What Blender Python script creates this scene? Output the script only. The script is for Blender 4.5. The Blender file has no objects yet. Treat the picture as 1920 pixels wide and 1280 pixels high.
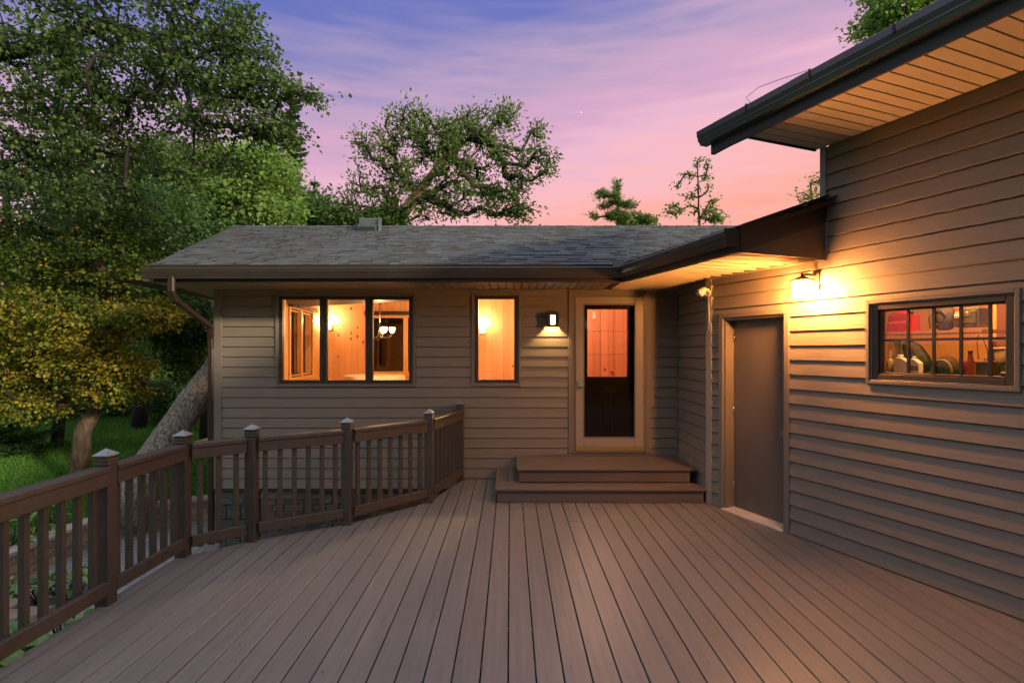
import bpy, bmesh, math, random
import numpy as np
from mathutils import Vector, Matrix, noise as mnoise

R = math.radians
random.seed(7)
scene = bpy.context.scene
COL = scene.collection

# ---------------------------------------------------------------- camera, sky, sun, exposure
F, CX, CY, EYE = 1000.0, 957.0, 656.0, 1.69
cam_data = bpy.data.cameras.new("camera")
cam_data.sensor_width = 36.0
cam_data.lens = 36.0 * F / 1920.0
cam_data.shift_x = (960 - CX) / 1920.0
cam_data.shift_y = (CY - 640) / 1920.0
cam_data.clip_start = 0.05
cam_data.clip_end = 2000
cam = bpy.data.objects.new("camera", cam_data)
cam.location = (0, 0, EYE)
cam.rotation_euler = (R(90), 0, 0)
COL.objects.link(cam)
scene.camera = cam

def srgb(r, g, b):
    f = lambda c: (c / 255) / 12.92 if c / 255 <= 0.04045 else ((c / 255 + 0.055) / 1.055) ** 2.4
    return (f(r), f(g), f(b), 1.0)

world = bpy.data.worlds.new("World")
scene.world = world
world.use_nodes = True
SKY_BACK = 0.84
SUN_EL, SUN_ROT = R(14.6), R(128.7)
def build_world():
    nt = world.node_tree
    N, L = nt.nodes, nt.links
    N.clear()
    def math_(op, a, b=None, clamp=False):
        n = N.new('ShaderNodeMath'); n.operation = op; n.use_clamp = clamp
        for i, v in enumerate((a, b)):
            if v is None: continue
            if isinstance(v, (int, float)): n.inputs[i].default_value = v
            else: L.new(v, n.inputs[i])
        return n.outputs[0]
    tc = N.new('ShaderNodeTexCoord')
    sep = N.new('ShaderNodeSeparateXYZ'); L.new(tc.outputs['Generated'], sep.inputs[0])
    x, y, z = sep.outputs
    hor = math_('SQRT', math_('ADD', math_('MULTIPLY', x, x), math_('ADD', math_('MULTIPLY', y, y), 1e-4)))
    te = math_('DIVIDE', z, hor)
    mp = N.new('ShaderNodeMapping'); mp.inputs['Scale'].default_value = (1.6, 1.6, 13.0)
    mp.inputs['Rotation'].default_value = (0, R(5), 0)
    L.new(tc.outputs['Generated'], mp.inputs[0])
    nz = N.new('ShaderNodeTexNoise'); nz.inputs['Scale'].default_value = 1.7; nz.inputs['Detail'].default_value = 4
    nz.inputs['Roughness'].default_value = 0.5; nz.inputs['Distortion'].default_value = 0.5
    L.new(mp.outputs[0], nz.inputs['Vector'])
    nz2 = N.new('ShaderNodeTexNoise'); nz2.inputs['Scale'].default_value = 5.0; nz2.inputs['Detail'].default_value = 5
    L.new(mp.outputs[0], nz2.inputs['Vector'])
    pert = math_('ADD', math_('MULTIPLY', math_('SUBTRACT', nz.outputs['Fac'], 0.5), 0.17),
                 math_('MULTIPLY', math_('SUBTRACT', nz2.outputs['Fac'], 0.5), 0.13))
    e = math_('ADD', math_('ADD', te, math_('MULTIPLY', x, -0.22)), pert)
    ramp = N.new('ShaderNodeValToRGB')
    stops = [(0.00, (232, 140, 132)), (0.14, (244, 168, 152)), (0.20, (245, 172, 164)), (0.265, (240, 180, 184)), (0.34, (228, 178, 200)),
             (0.42, (206, 163, 194)), (0.50, (184, 157, 190)), (0.58, (146, 138, 186)), (0.66, (108, 116, 184)), (0.80, (80, 104, 178))]
    cr = ramp.color_ramp
    while len(cr.elements) < len(stops): cr.elements.new(0.5)
    for el, (p, c) in zip(cr.elements, stops):
        el.position = p; el.color = srgb(*c)
    L.new(e, ramp.inputs[0])
    # Nishita dusk sky for the vault overhead and behind
    sky = N.new('ShaderNodeTexSky'); sky.sky_type = 'NISHITA'; sky.sun_disc = False
    sky.sun_elevation = SUN_EL; sky.sun_rotation = SUN_ROT
    sm = N.new('ShaderNodeVectorMath'); sm.operation = 'SCALE'; sm.inputs['Scale'].default_value = 0.1
    L.new(sky.outputs[0], sm.inputs[0])
    vault = N.new('ShaderNodeMix'); vault.data_type = 'RGBA'; vault.blend_type = 'ADD'; vault.inputs[0].default_value = 1.0
    tone = N.new('ShaderNodeMix'); tone.data_type = 'RGBA'
    tone.inputs[6].default_value = (0.50 * SKY_BACK, 0.52 * SKY_BACK, 0.56 * SKY_BACK, 1)     # low sky behind
    tone.inputs[7].default_value = (0.92 * SKY_BACK, 1.02 * SKY_BACK, 1.20 * SKY_BACK, 1)     # pale blue vault overhead
    L.new(tone.outputs[2], vault.inputs[6])
    L.new(sm.outputs[0], vault.inputs[7])
    up = N.new('ShaderNodeMapRange'); up.interpolation_type = 'SMOOTHSTEP'
    up.inputs[1].default_value = 0.85; up.inputs[2].default_value = 1.5
    L.new(te, up.inputs[0]); L.new(up.outputs[0], tone.inputs[0])
    bk = N.new('ShaderNodeMapRange'); bk.interpolation_type = 'SMOOTHSTEP'
    bk.inputs[1].default_value = 0.25; bk.inputs[2].default_value = -0.25
    L.new(y, bk.inputs[0])
    fac = math_('MAXIMUM', up.outputs[0], bk.outputs[0])
    mix = N.new('ShaderNodeMix'); mix.data_type = 'RGBA'
    L.new(fac, mix.inputs[0]); L.new(ramp.outputs[0], mix.inputs[6]); L.new(vault.outputs[2], mix.inputs[7])
    # the evening star
    d = Vector(((1090 - CX) / F, 1, (CY - 211) / F)).normalized()
    dot = N.new('ShaderNodeVectorMath'); dot.operation = 'DOT_PRODUCT'; dot.inputs[1].default_value = d
    nrm = N.new('ShaderNodeVectorMath'); nrm.operation = 'NORMALIZE'
    L.new(tc.outputs['Generated'], nrm.inputs[0]); L.new(nrm.outputs[0], dot.inputs[0])
    star = math_('GREATER_THAN', dot.outputs['Value'], math.cos(0.0011))
    mix2 = N.new('ShaderNodeMix'); mix2.data_type = 'RGBA'; mix2.inputs[7].default_value = (1, 1, 1, 1)
    L.new(star, mix2.inputs[0]); L.new(mix.outputs[2], mix2.inputs[6])
    bg = N.new('ShaderNodeBackground'); bg.inputs['Strength'].default_value = 1.0
    L.new(mix2.outputs[2], bg.inputs['Color'])
    out = N.new('ShaderNodeOutputWorld'); L.new(bg.outputs[0], out.inputs[0])
build_world()

sun_d = bpy.data.lights.new("sun", 'SUN')
sun_d.energy = 3.8
sun_d.angle = R(4)
sun_d.color = (1.0, 0.84, 0.60)
sun = bpy.data.objects.new("sun", sun_d)
SUN_DIR = Vector((0.75, -0.60, 0.25))                            # low evening sun from the right, behind the garage
sun.rotation_euler = SUN_DIR.to_track_quat('Z', 'Y').to_euler()
sun.location = (12, -6, 8)
COL.objects.link(sun)

scene.view_settings.view_transform = 'Standard'
scene.view_settings.look = 'None'
scene.view_settings.gamma = 1.0
scene.view_settings.exposure = 0.15
scene.render.engine = 'CYCLES'
cy = scene.cycles
cy.use_denoising = True
cy.denoising_prefilter = 'ACCURATE'
cy.max_bounces = 7
cy.diffuse_bounces = 4
cy.glossy_bounces = 3
cy.transmission_bounces = 4
cy.transparent_max_bounces = 12
cy.sample_clamp_indirect = 6
cy.caustics_reflective = False
cy.caustics_refractive = False

# ---------------------------------------------------------------- helpers
def P(px, py, Y):
    """world point seen at photograph pixel (px, py) when it stands Y metres in front of the lens"""
    return Vector(((px - CX) * Y / F, Y, EYE - (py - CY) * Y / F))

# the garage wall: starts at corner GC, runs along GD, faces GN
GC = Vector((2.19, 5.89, 0)); GD = Vector((0.3714, -0.9285, 0)); GN = Vector((-0.9285, -0.3714, 0))
def TG(p): return GC + GD * p[0] + GN * p[1] + Vector((0, 0, p[2]))        # (along, out, z)
WALL = 7.0
def TH(p): return Vector((p[0], WALL - p[1], p[2]))                         # house front wall
SX = 2.20
def TS(p): return Vector((SX - p[1], WALL - p[0], p[2]))                    # short side wall
def gpx(px, py, o):
    """(along, z) on the plane at offset o from the garage wall, as seen at a pixel"""
    r = Vector(((px - CX) / F, 1, (CY - py) / F)); c = Vector((0, 0, EYE))
    lam = (o + (GC - c).dot(GN)) / r.dot(GN)
    q = c + r * lam
    return (q - GC).dot(GD), q.z

def tag(o, label=None, cat=None, group=None, kind=None):
    if label: o['label'] = label
    if cat: o['category'] = cat
    if group: o['group'] = group
    if kind: o['kind'] = kind
    return o

def empty(name, loc=(0, 0, 0), label=None, cat=None, group=None):
    o = bpy.data.objects.new(name, None)
    o.location = loc; o.empty_display_size = 0.1
    COL.objects.link(o)
    return tag(o, label, cat, group)

def wloc(o):
    v = Vector((0, 0, 0))
    while o is not None:
        v += o.location; o = o.parent
    return v

class MB:
    """collects shapes and links them as ONE mesh object"""
    def __init__(s, T=None):
        s.V = []; s.Fc = []; s.T = T or (lambda p: Vector(p)); s.sm = []
    def v(s, p):
        s.V.append(tuple(s.T(p))); return len(s.V) - 1
    def poly(s, pts, smooth=False):
        s.Fc.append([s.v(p) for p in pts]); s.sm.append(smooth)
    def hexa(s, b, t):
        i = [s.v(p) for p in list(b) + list(t)]
        for f in ((3, 2, 1, 0), (4, 5, 6, 7), (0, 1, 5, 4), (1, 2, 6, 5), (2, 3, 7, 6), (3, 0, 4, 7)):
            s.Fc.append([i[k] for k in f]); s.sm.append(False)
        return s
    def box(s, x0, x1, y0, y1, z0, z1):
        return s.hexa(((x0, y0, z0), (x1, y0, z0), (x1, y1, z0), (x0, y1, z0)), ((x0, y0, z1), (x1, y0, z1), (x1, y1, z1), (x0, y1, z1)))
    def prism(s, pts, ext):
        """closed polygon pts pushed along ext"""
        n = len(pts); ext = Vector(ext)
        a = [s.v(p) for p in pts]; b = [s.v(Vector(p) + ext) for p in pts]
        s.Fc.append(a[::-1]); s.Fc.append(b); s.sm += [False, False]
        for k in range(n):
            s.Fc.append([a[k], a[(k + 1) % n], b[(k + 1) % n], b[k]]); s.sm.append(False)
        return s
    def tube(s, pts, rad, n=8, cap=True, smooth=True, flat=None):
        pts = [Vector(p) for p in pts]
        if isinstance(rad, (int, float)): rad = [rad] * len(pts)
        rings = []; up = None
        for k, p in enumerate(pts):
            d = (pts[min(k + 1, len(pts) - 1)] - pts[max(k - 1, 0)]).normalized()
            if up is None:
                up = Vector((0, 0, 1)) if abs(d.z) < 0.9 else Vector((1, 0, 0))
            a = d.cross(up).normalized(); b = a.cross(d).normalized(); up = b
            rings.append([s.v(p + (a * math.cos(2 * math.pi * j / n) + b * math.sin(2 * math.pi * j / n)) * rad[k]) for j in range(n)])
        for k in range(len(rings) - 1):
            for j in range(n):
                s.Fc.append([rings[k][j], rings[k][(j + 1) % n], rings[k + 1][(j + 1) % n], rings[k + 1][j]]); s.sm.append(smooth)
        if cap:
            s.Fc.append(rings[0][::-1]); s.Fc.append(rings[-1]); s.sm += [False, False]
        return s
    def lathe(s, c, prof, n=16, smooth=True, ax=(1, 1)):
        rings = []
        for r, z in prof:
            rings.append([s.v((c[0] + r * ax[0] * math.cos(2 * math.pi * j / n), c[1] + r * ax[1] * math.sin(2 * math.pi * j / n), c[2] + z)) for j in range(n)])
        for k in range(len(rings) - 1):
            for j in range(n):
                s.Fc.append([rings[k][j], rings[k][(j + 1) % n], rings[k + 1][(j + 1) % n], rings[k + 1][j]]); s.sm.append(smooth)
        s.Fc.append(rings[0][::-1]); s.Fc.append(rings[-1]); s.sm += [False, False]
        return s
    def ball(s, c, r, nu=12, nv=8, sq=1.0):
        c = Vector(c); r = r if hasattr(r, '__len__') else (r, r, r)
        pr = []
        for k in range(nv + 1):
            a = -math.pi / 2 + math.pi * k / nv
            pr.append((max(math.cos(a), 0.02), math.sin(a)))
        rings = [[s.v((c.x + r[0] * q * math.cos(2 * math.pi * j / nu), c.y + r[1] * q * math.sin(2 * math.pi * j / nu), c.z + r[2] * h)) for j in range(nu)] for q, h in pr]
        for k in range(nv):
            for j in range(nu):
                s.Fc.append([rings[k][j], rings[k][(j + 1) % nu], rings[k + 1][(j + 1) % nu], rings[k + 1][j]]); s.sm.append(True)
        s.Fc.append(rings[0][::-1]); s.Fc.append(rings[-1]); s.sm += [True, True]
        return s
    def build(s, name, mat, parent=None, bevel=0.0, fix=True, seg=1):
        me = bpy.data.meshes.new(name)
        base = wloc(parent) if parent is not None else Vector((0, 0, 0))
        me.from_pydata([(v[0] - base.x, v[1] - base.y, v[2] - base.z) for v in s.V], [], s.Fc)
        me.polygons.foreach_set('use_smooth', s.sm)
        if fix:
            bm = bmesh.new(); bm.from_mesh(me)
            bmesh.ops.recalc_face_normals(bm, faces=bm.faces)
            bm.to_mesh(me); bm.free()
        me.update()
        me.materials.append(mat)
        o = bpy.data.objects.new(name, me)
        COL.objects.link(o)
        if parent is not None: o.parent = parent
        if bevel:
            m = o.modifiers.new('bevel', 'BEVEL'); m.width = bevel; m.segments = seg; m.limit_method = 'ANGLE'
        return o

def root_at(o, base):
    """give a one-mesh thing its origin at its base"""
    b = Vector(base)
    o.data.transform(Matrix.Translation(-b)); o.location = b
    return o

# ---------------------------------------------------------------- materials
def new_mat(name):
    m = bpy.data.materials.new(name); m.use_nodes = True
    nt = m.node_tree
    return m, nt, nt.nodes, nt.links, nt.nodes['Principled BSDF']

def surf(name, col, rough=0.6, var=0.12, scale=(6, 6, 6), bump=0.0, bscale=None, bdist=0.01, island=0.0, spec=0.4, metal=0.0, detail=4, speck=None):
    """procedural painted / wooden / metal surface with stretched noise and per-piece variation"""
    m, nt, N, L, b = new_mat(name)
    b.inputs['Roughness'].default_value = rough
    b.inputs['Specular IOR Level'].default_value = spec
    b.inputs['Metallic'].default_value = metal
    tc = N.new('ShaderNodeTexCoord')
    mp = N.new('ShaderNodeMapping'); mp.inputs['Scale'].default_value = scale
    L.new(tc.outputs['Object'], mp.inputs[0])
    nz = N.new('ShaderNodeTexNoise'); nz.inputs['Scale'].default_value = 1.0; nz.inputs['Detail'].default_value = detail
    L.new(mp.outputs[0], nz.inputs['Vector'])
    rg = N.new('ShaderNodeMapRange'); rg.inputs[1].default_value = 0.25; rg.inputs[2].default_value = 0.75
    rg.inputs[3].default_value = 1 - var; rg.inputs[4].default_value = 1 + var
    L.new(nz.outputs['Fac'], rg.inputs[0])
    val = rg.outputs[0]
    if island:
        g = N.new('ShaderNodeNewGeometry')
        r2 = N.new('ShaderNodeMapRange'); r2.inputs[3].default_value = 1 - island; r2.inputs[4].default_value = 1 + island
        L.new(g.outputs['Random Per Island'], r2.inputs[0])
        mu = N.new('ShaderNodeMath'); mu.operation = 'MULTIPLY'
        L.new(val, mu.inputs[0]); L.new(r2.outputs[0], mu.inputs[1]); val = mu.outputs[0]
    vm = N.new('ShaderNodeVectorMath'); vm.operation = 'SCALE'; vm.inputs[0].default_value = col[:3]
    L.new(val, vm.inputs['Scale'])
    cout = vm.outputs[0]
    if speck:
        n3 = N.new('ShaderNodeTexNoise'); n3.inputs['Scale'].default_value = speck[0]; n3.inputs['Detail'].default_value = 2
        L.new(tc.outputs['Object'], n3.inputs['Vector'])
        r3 = N.new('ShaderNodeMapRange'); r3.inputs[1].default_value = speck[1]; r3.inputs[2].default_value = speck[1] + 0.06
        L.new(n3.outputs['Fac'], r3.inputs[0])
        mx = N.new('ShaderNodeMix'); mx.data_type = 'RGBA'; mx.inputs[7].default_value = tuple(speck[2]) + (1,)
        L.new(r3.outputs[0], mx.inputs[0]); L.new(cout, mx.inputs[6]); cout = mx.outputs[2]
    L.new(cout, b.inputs['Base Color'])
    if bump:
        m2 = N.new('ShaderNodeMapping'); m2.inputs['Scale'].default_value = bscale or scale
        L.new(tc.outputs['Object'], m2.inputs[0])
        n2 = N.new('ShaderNodeTexNoise'); n2.inputs['Scale'].default_value = 1.0; n2.inputs['Detail'].default_value = 5
        L.new(m2.outputs[0], n2.inputs['Vector'])
        bp = N.new('ShaderNodeBump'); bp.inputs['Strength'].default_value = bump; bp.inputs['Distance'].default_value = bdist
        L.new(n2.outputs['Fac'], bp.inputs['Height']); L.new(bp.outputs[0], b.inputs['Normal'])
    return m

def emit(name, col, strength):
    m, nt, N, L, b = new_mat(name)
    b.inputs['Base Color'].default_value = (0.8, 0.75, 0.65, 1)
    b.inputs['Emission Color'].default_value = tuple(col) + (1,)
    b.inputs['Emission Strength'].default_value = strength
    return m

def glass_mat(name, tint=(0.95, 0.95, 0.95), refl=0.06, dirt=0.0):
    """thin pane: lets light through both ways, mirrors more at a grazing angle"""
    m, nt, N, L, b = new_mat(name)
    N.remove(b)
    tr = N.new('ShaderNodeBsdfTransparent'); tr.inputs[0].default_value = tuple(tint) + (1,)
    gl = N.new('ShaderNodeBsdfGlossy'); gl.inputs['Roughness'].default_value = 0.01
    fr = N.new('ShaderNodeFresnel'); fr.inputs[0].default_value = 1.45
    mx = N.new('ShaderNodeMixShader')
    mul = N.new('ShaderNodeMath'); mul.operation = 'MULTIPLY'; mul.inputs[1].default_value = refl / 0.04
    L.new(fr.outputs[0], mul.inputs[0]); L.new(mul.outputs[0], mx.inputs[0])
    L.new(tr.outputs[0], mx.inputs[1]); L.new(gl.outputs[0], mx.inputs[2])
    L.new(mx.outputs[0], N['Material Output'].inputs[0])
    return m

def pine_mat(name, col, dark, horiz=None):
    """knotty pine boards: vertical tongue-and-groove joints, grain and dark knots"""
    m, nt, N, L, b = new_mat(name)
    b.inputs['Roughness'].default_value = 0.45
    tc = N.new('ShaderNodeTexCoord')
    sp = N.new('ShaderNodeSeparateXYZ'); L.new(tc.outputs['Object'], sp.inputs[0])
    def M(op, a, c=None):
        n = N.new('ShaderNodeMath'); n.operation = op
        for i, v in enumerate((a, c)):
            if v is None: continue
            if isinstance(v, (int, float)): n.inputs[i].default_value = v
            else: L.new(v, n.inputs[i])
        return n.outputs[0]
    along = M('ADD', sp.outputs[0], M('MULTIPLY', sp.outputs[1], 0.73))
    if horiz == 'diag': along = M('MULTIPLY', M('ADD', along, sp.outputs[2]), 0.75)
    u = M('DIVIDE', along, 0.135)
    fr = M('FRACT', u); cell = M('FLOOR', u)
    joint = M('LESS_THAN', fr, 0.05)
    wn = N.new('ShaderNodeTexWhiteNoise'); wn.noise_dimensions = '1D'; L.new(cell, wn.inputs['W'])
    comb = N.new('ShaderNodeCombineXYZ'); L.new(M('MULTIPLY', along, 26), comb.inputs[0]); L.new(M('MULTIPLY', sp.outputs[2], 2.2), comb.inputs[1]); L.new(M('MULTIPLY', cell, 3.7), comb.inputs[2])
    gr = N.new('ShaderNodeTexNoise'); gr.inputs['Scale'].default_value = 1.0; gr.inputs['Detail'].default_value = 4; L.new(comb.outputs[0], gr.inputs['Vector'])
    cv = N.new('ShaderNodeCombineXYZ'); L.new(M('MULTIPLY', along, 7.5), cv.inputs[0]); L.new(M('MULTIPLY', sp.outputs[2], 5.2), cv.inputs[1])
    vo = N.new('ShaderNodeTexVoronoi'); vo.inputs['Scale'].default_value = 1.0; L.new(cv.outputs[0], vo.inputs['Vector'])
    sz = N.new('ShaderNodeSeparateColor'); L.new(vo.outputs['Color'], sz.inputs[0])
    knot = M('LESS_THAN', vo.outputs['Distance'], M('MULTIPLY', M('SUBTRACT', sz.outputs[0], 0.28), 0.34))
    v = M('ADD', M('ADD', 0.72, M('MULTIPLY', wn.outputs['Value'], 0.2)), M('MULTIPLY', gr.outputs['Fac'], 0.24))
    v = M('MULTIPLY', v, M('SUBTRACT', 1.0, M('MULTIPLY', joint, 0.45)))
    vm = N.new('ShaderNodeVectorMath'); vm.operation = 'SCALE'; vm.inputs[0].default_value = col; L.new(v, vm.inputs['Scale'])
    mx = N.new('ShaderNodeMix'); mx.data_type = 'RGBA'; mx.inputs[7].default_value = tuple(dark) + (1,)
    L.new(M('MULTIPLY', knot, 0.85), mx.inputs[0]); L.new(vm.outputs[0], mx.inputs[6])
    L.new(mx.outputs[2], b.inputs['Base Color'])
    return m

def leaf_mat(name, stops, trans=0.35, rough=0.5):
    m, nt, N, L, b = new_mat(name)
    at = N.new('ShaderNodeAttribute'); at.attribute_name = 'tint'
    rp = N.new('ShaderNodeValToRGB'); cr = rp.color_ramp
    while len(cr.elements) < len(stops): cr.elements.new(0.5)
    for el, (p, c) in zip(cr.elements, stops): el.position = p; el.color = tuple(c) + (1,)
    L.new(at.outputs['Fac'], rp.inputs[0])
    L.new(rp.outputs[0], b.inputs['Base Color'])
    b.inputs['Roughness'].default_value = rough; b.inputs['Specular IOR Level'].default_value = 0.25
    tl = N.new('ShaderNodeBsdfTranslucent')
    hs = N.new('ShaderNodeHueSaturation'); hs.inputs['Saturation'].default_value = 1.15; hs.inputs['Value'].default_value = 1.25
    L.new(rp.outputs[0], hs.inputs['Color']); L.new(hs.outputs[0], tl.inputs[0])
    mx = N.new('ShaderNodeMixShader'); mx.inputs[0].default_value = trans
    L.new(b.outputs[0], mx.inputs[1]); L.new(tl.outputs[0], mx.inputs[2])
    L.new(mx.outputs[0], N['Material Output'].inputs[0])
    return m

M = {}
M['siding'] = surf('siding_paint', (0.205, 0.162, 0.125), 0.58, 0.11, (5, 5, 90), 0.9, (9, 9, 120), 0.0025)
M['trim'] = surf('trim_paint', (0.18, 0.145, 0.113), 0.55, 0.06, (3, 3, 3), 0.3, (60, 60, 8), 0.001)
M['trim_light'] = surf('pale_trim_paint', (0.26, 0.225, 0.19), 0.55, 0.06, (3, 3, 3))
M['brown'] = surf('brown_metal', (0.034, 0.022, 0.015), 0.42, 0.15, (4, 4, 4))
M['gutter'] = surf('gutter_metal', (0.040, 0.031, 0.024), 0.2, 0.15, (3, 3, 10), spec=0.6)
M['gutter_dark'] = surf('dark_gutter_metal', (0.055, 0.058, 0.065), 0.22, 0.15, (3, 3, 10), spec=0.7)
M['fascia_dark'] = surf('dark_fascia_metal', (0.035, 0.036, 0.040), 0.5, 0.2, (4, 4, 8))
M['frame'] = surf('window_frame_brown', (0.050, 0.034, 0.025), 0.4, 0.1, (5, 5, 5))
M['door'] = surf('flush_door_paint', (0.12, 0.092, 0.075), 0.45, 0.1, (4, 4, 2), 0.15, (50, 50, 12), 0.001)
M['almond'] = surf('almond_aluminium', (0.31, 0.25, 0.20), 0.38, 0.05, (4, 4, 4))
M['inner_door'] = surf('inner_door_brown', (0.028, 0.020, 0.016), 0.35, 0.15, (6, 6, 3))
M['deck'] = surf('deck_stain', (0.172, 0.147, 0.131), 0.38, 0.13, (34, 1.8, 8), 0.5, (60, 2.5, 20), 0.003, island=0.06, speck=(38, 0.73, (0.06, 0.045, 0.04)))
M['rail'] = surf('railing_stain', (0.066, 0.050, 0.039), 0.5, 0.2, (30, 30, 12), 0.25, (40, 40, 25), 0.002, island=0.06)
M['cap'] = surf('post_cap_metal', (0.25, 0.245, 0.25), 0.45, 0.15, (20, 20, 20), metal=0.2)
M['step'] = surf('step_composite', (0.115, 0.083, 0.068), 0.55, 0.1, (2, 14, 14), 0.25, (3, 50, 50), 0.0015)
M['soffit'] = surf('soffit_panel', (0.36, 0.28, 0.195), 0.6, 0.06, (3, 3, 3))
M['soffit_dark'] = surf('soffit_groove', (0.06, 0.045, 0.03), 0.7)
M['pine'] = pine_mat('knotty_pine', (0.66, 0.37, 0.19), (0.10, 0.03, 0.01))
M['pine_diag'] = pine_mat('diagonal_pine', (0.66, 0.39, 0.17), (0.2, 0.07, 0.03), 'diag')
M['pine_red'] = pine_mat('red_pine', (0.62, 0.31, 0.18), (0.14, 0.04, 0.02))
M['pine_trim'] = surf('pine_casing', (0.62, 0.36, 0.15), 0.4, 0.1, (12, 12, 3))
M['glass'] = glass_mat('window_glass', (0.93, 0.93, 0.92), 0.035)
M['glass_dark'] = glass_mat('night_glass', (0.45, 0.42, 0.4), 0.12)
M['glass_storm'] = glass_mat('storm_glass', (0.74, 0.66, 0.62), 0.03)
M['black'] = surf('black_plastic', (0.02, 0.02, 0.02), 0.4, 0.2)
M['bronze'] = surf('bronze_metal', (0.05, 0.032, 0.02), 0.5, 0.2, (20, 20, 20), metal=0.2)
M['steel'] = surf('brushed_steel', (0.5, 0.48, 0.45), 0.25, 0.1, (20, 20, 20), metal=0.9)
M['vent'] = surf('galvanised_vent', (0.11, 0.125, 0.125), 0.4, 0.2, (10, 10, 10), metal=0.4)
M['stone'] = surf('split_stone', (0.075, 0.080, 0.066), 0.9, 0.35, (9, 9, 9), 1.0, (28, 28, 28), 0.03, island=0.15)
M['block'] = surf('tan_block', (0.32, 0.235, 0.165), 0.9, 0.25, (8, 8, 8), 1.0, (30, 30, 30), 0.02, island=0.18)
M['block_cap'] = surf('pale_cap_stone', (0.45, 0.39, 0.32), 0.9, 0.18, (8, 8, 8), 0.6, (40, 40, 40), 0.008, island=0.1)
def mottled_bark():
    m, nt, N, L, b = new_mat('mottled_bark')
    b.inputs['Roughness'].default_value = 0.95
    tc = N.new('ShaderNodeTexCoord')
    mp = N.new('ShaderNodeMapping'); mp.inputs['Scale'].default_value = (16, 16, 9); L.new(tc.outputs['Object'], mp.inputs[0])
    nz = N.new('ShaderNodeTexNoise'); nz.inputs['Scale'].default_value = 1.6; nz.inputs['Detail'].default_value = 8; nz.inputs['Roughness'].default_value = 0.72; L.new(mp.outputs[0], nz.inputs['Vector'])
    rp = N.new('ShaderNodeValToRGB'); cr = rp.color_ramp
    for el, (p, c) in zip([cr.elements[0], cr.elements[1], cr.elements.new(.5)], ((0.36, (0.050, 0.036, 0.026, 1)), (0.62, (0.62, 0.52, 0.40, 1)), (0.48, (0.27, 0.21, 0.155, 1)))): el.position = p; el.color = c
    L.new(nz.outputs['Fac'], rp.inputs[0]); L.new(rp.outputs[0], b.inputs['Base Color'])
    bp = N.new('ShaderNodeBump'); bp.inputs['Strength'].default_value = 1; bp.inputs['Distance'].default_value = 0.04; L.new(nz.outputs['Fac'], bp.inputs['Height']); L.new(bp.outputs[0], b.inputs['Normal'])
    return m
M['bark'] = mottled_bark()
M['bark_dark'] = surf('dark_bark', (0.125, 0.085, 0.06), 0.95, 0.6, (9, 9, 3), 1.0, (30, 30, 8), 0.04)
M['twig'] = surf('branch_bark', (0.024, 0.019, 0.015), 0.95, 0.3, (9, 9, 9))
M['cloth'] = surf('cream_cloth', (0.75, 0.66, 0.48), 0.8, 0.08, (9, 9, 9))
M['plaster'] = surf('garage_plaster', (0.55, 0.30, 0.12), 0.8, 0.15, (3, 3, 3))
M['white'] = surf('white_plastic', (0.78, 0.74, 0.66), 0.4, 0.06)
def shingle_mat():
    m, nt, N, L, b = new_mat('asphalt_shingle')
    b.inputs['Roughness'].default_value = 0.85
    g = N.new('ShaderNodeNewGeometry')
    rp = N.new('ShaderNodeValToRGB'); cr = rp.color_ramp; cr.interpolation = 'LINEAR'
    st = [(0, (0.070, 0.061, 0.055)), (0.22, (0.086, 0.080, 0.075)), (0.45, (0.093, 0.094, 0.093)), (0.62, (0.085, 0.091, 0.093)), (0.85, (0.098, 0.109, 0.113)), (1.0, (0.12, 0.135, 0.142))]
    while len(cr.elements) < len(st): cr.elements.new(0.5)
    for el, (p, c) in zip(cr.elements, st): el.position = p; el.color = c + (1,)
    L.new(g.outputs['Random Per Island'], rp.inputs[0])
    tc = N.new('ShaderNodeTexCoord')
    nz = N.new('ShaderNodeTexNoise'); nz.inputs['Scale'].default_value = 140; nz.inputs['Detail'].default_value = 2
    L.new(tc.outputs['Object'], nz.inputs['Vector'])
    n2 = N.new('ShaderNodeTexNoise'); n2.inputs['Scale'].default_value = 0.9; n2.inputs['Detail'].default_value = 3
    L.new(tc.outputs['Object'], n2.inputs['Vector'])
    ad = N.new('ShaderNodeMath'); ad.operation = 'ADD'; L.new(nz.outputs['Fac'], ad.inputs[0]); L.new(n2.outputs['Fac'], ad.inputs[1])
    rg = N.new('ShaderNodeMapRange'); rg.inputs[1].default_value = 0.6; rg.inputs[2].default_value = 1.4; rg.inputs[3].default_value = 0.68; rg.inputs[4].default_value = 1.04
    L.new(ad.outputs[0], rg.inputs[0])
    vm = N.new('ShaderNodeVectorMath'); vm.operation = 'SCALE'; L.new(rp.outputs[0], vm.inputs[0]); L.new(rg.outputs[0], vm.inputs['Scale'])
    L.new(vm.outputs[0], b.inputs['Base Color'])
    bp = N.new('ShaderNodeBump'); bp.inputs['Strength'].default_value = 0.5; bp.inputs['Distance'].default_value = 0.004
    L.new(nz.outputs['Fac'], bp.inputs['Height']); L.new(bp.outputs[0], b.inputs['Normal'])
    return m
M['shingle'] = shingle_mat()

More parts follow.
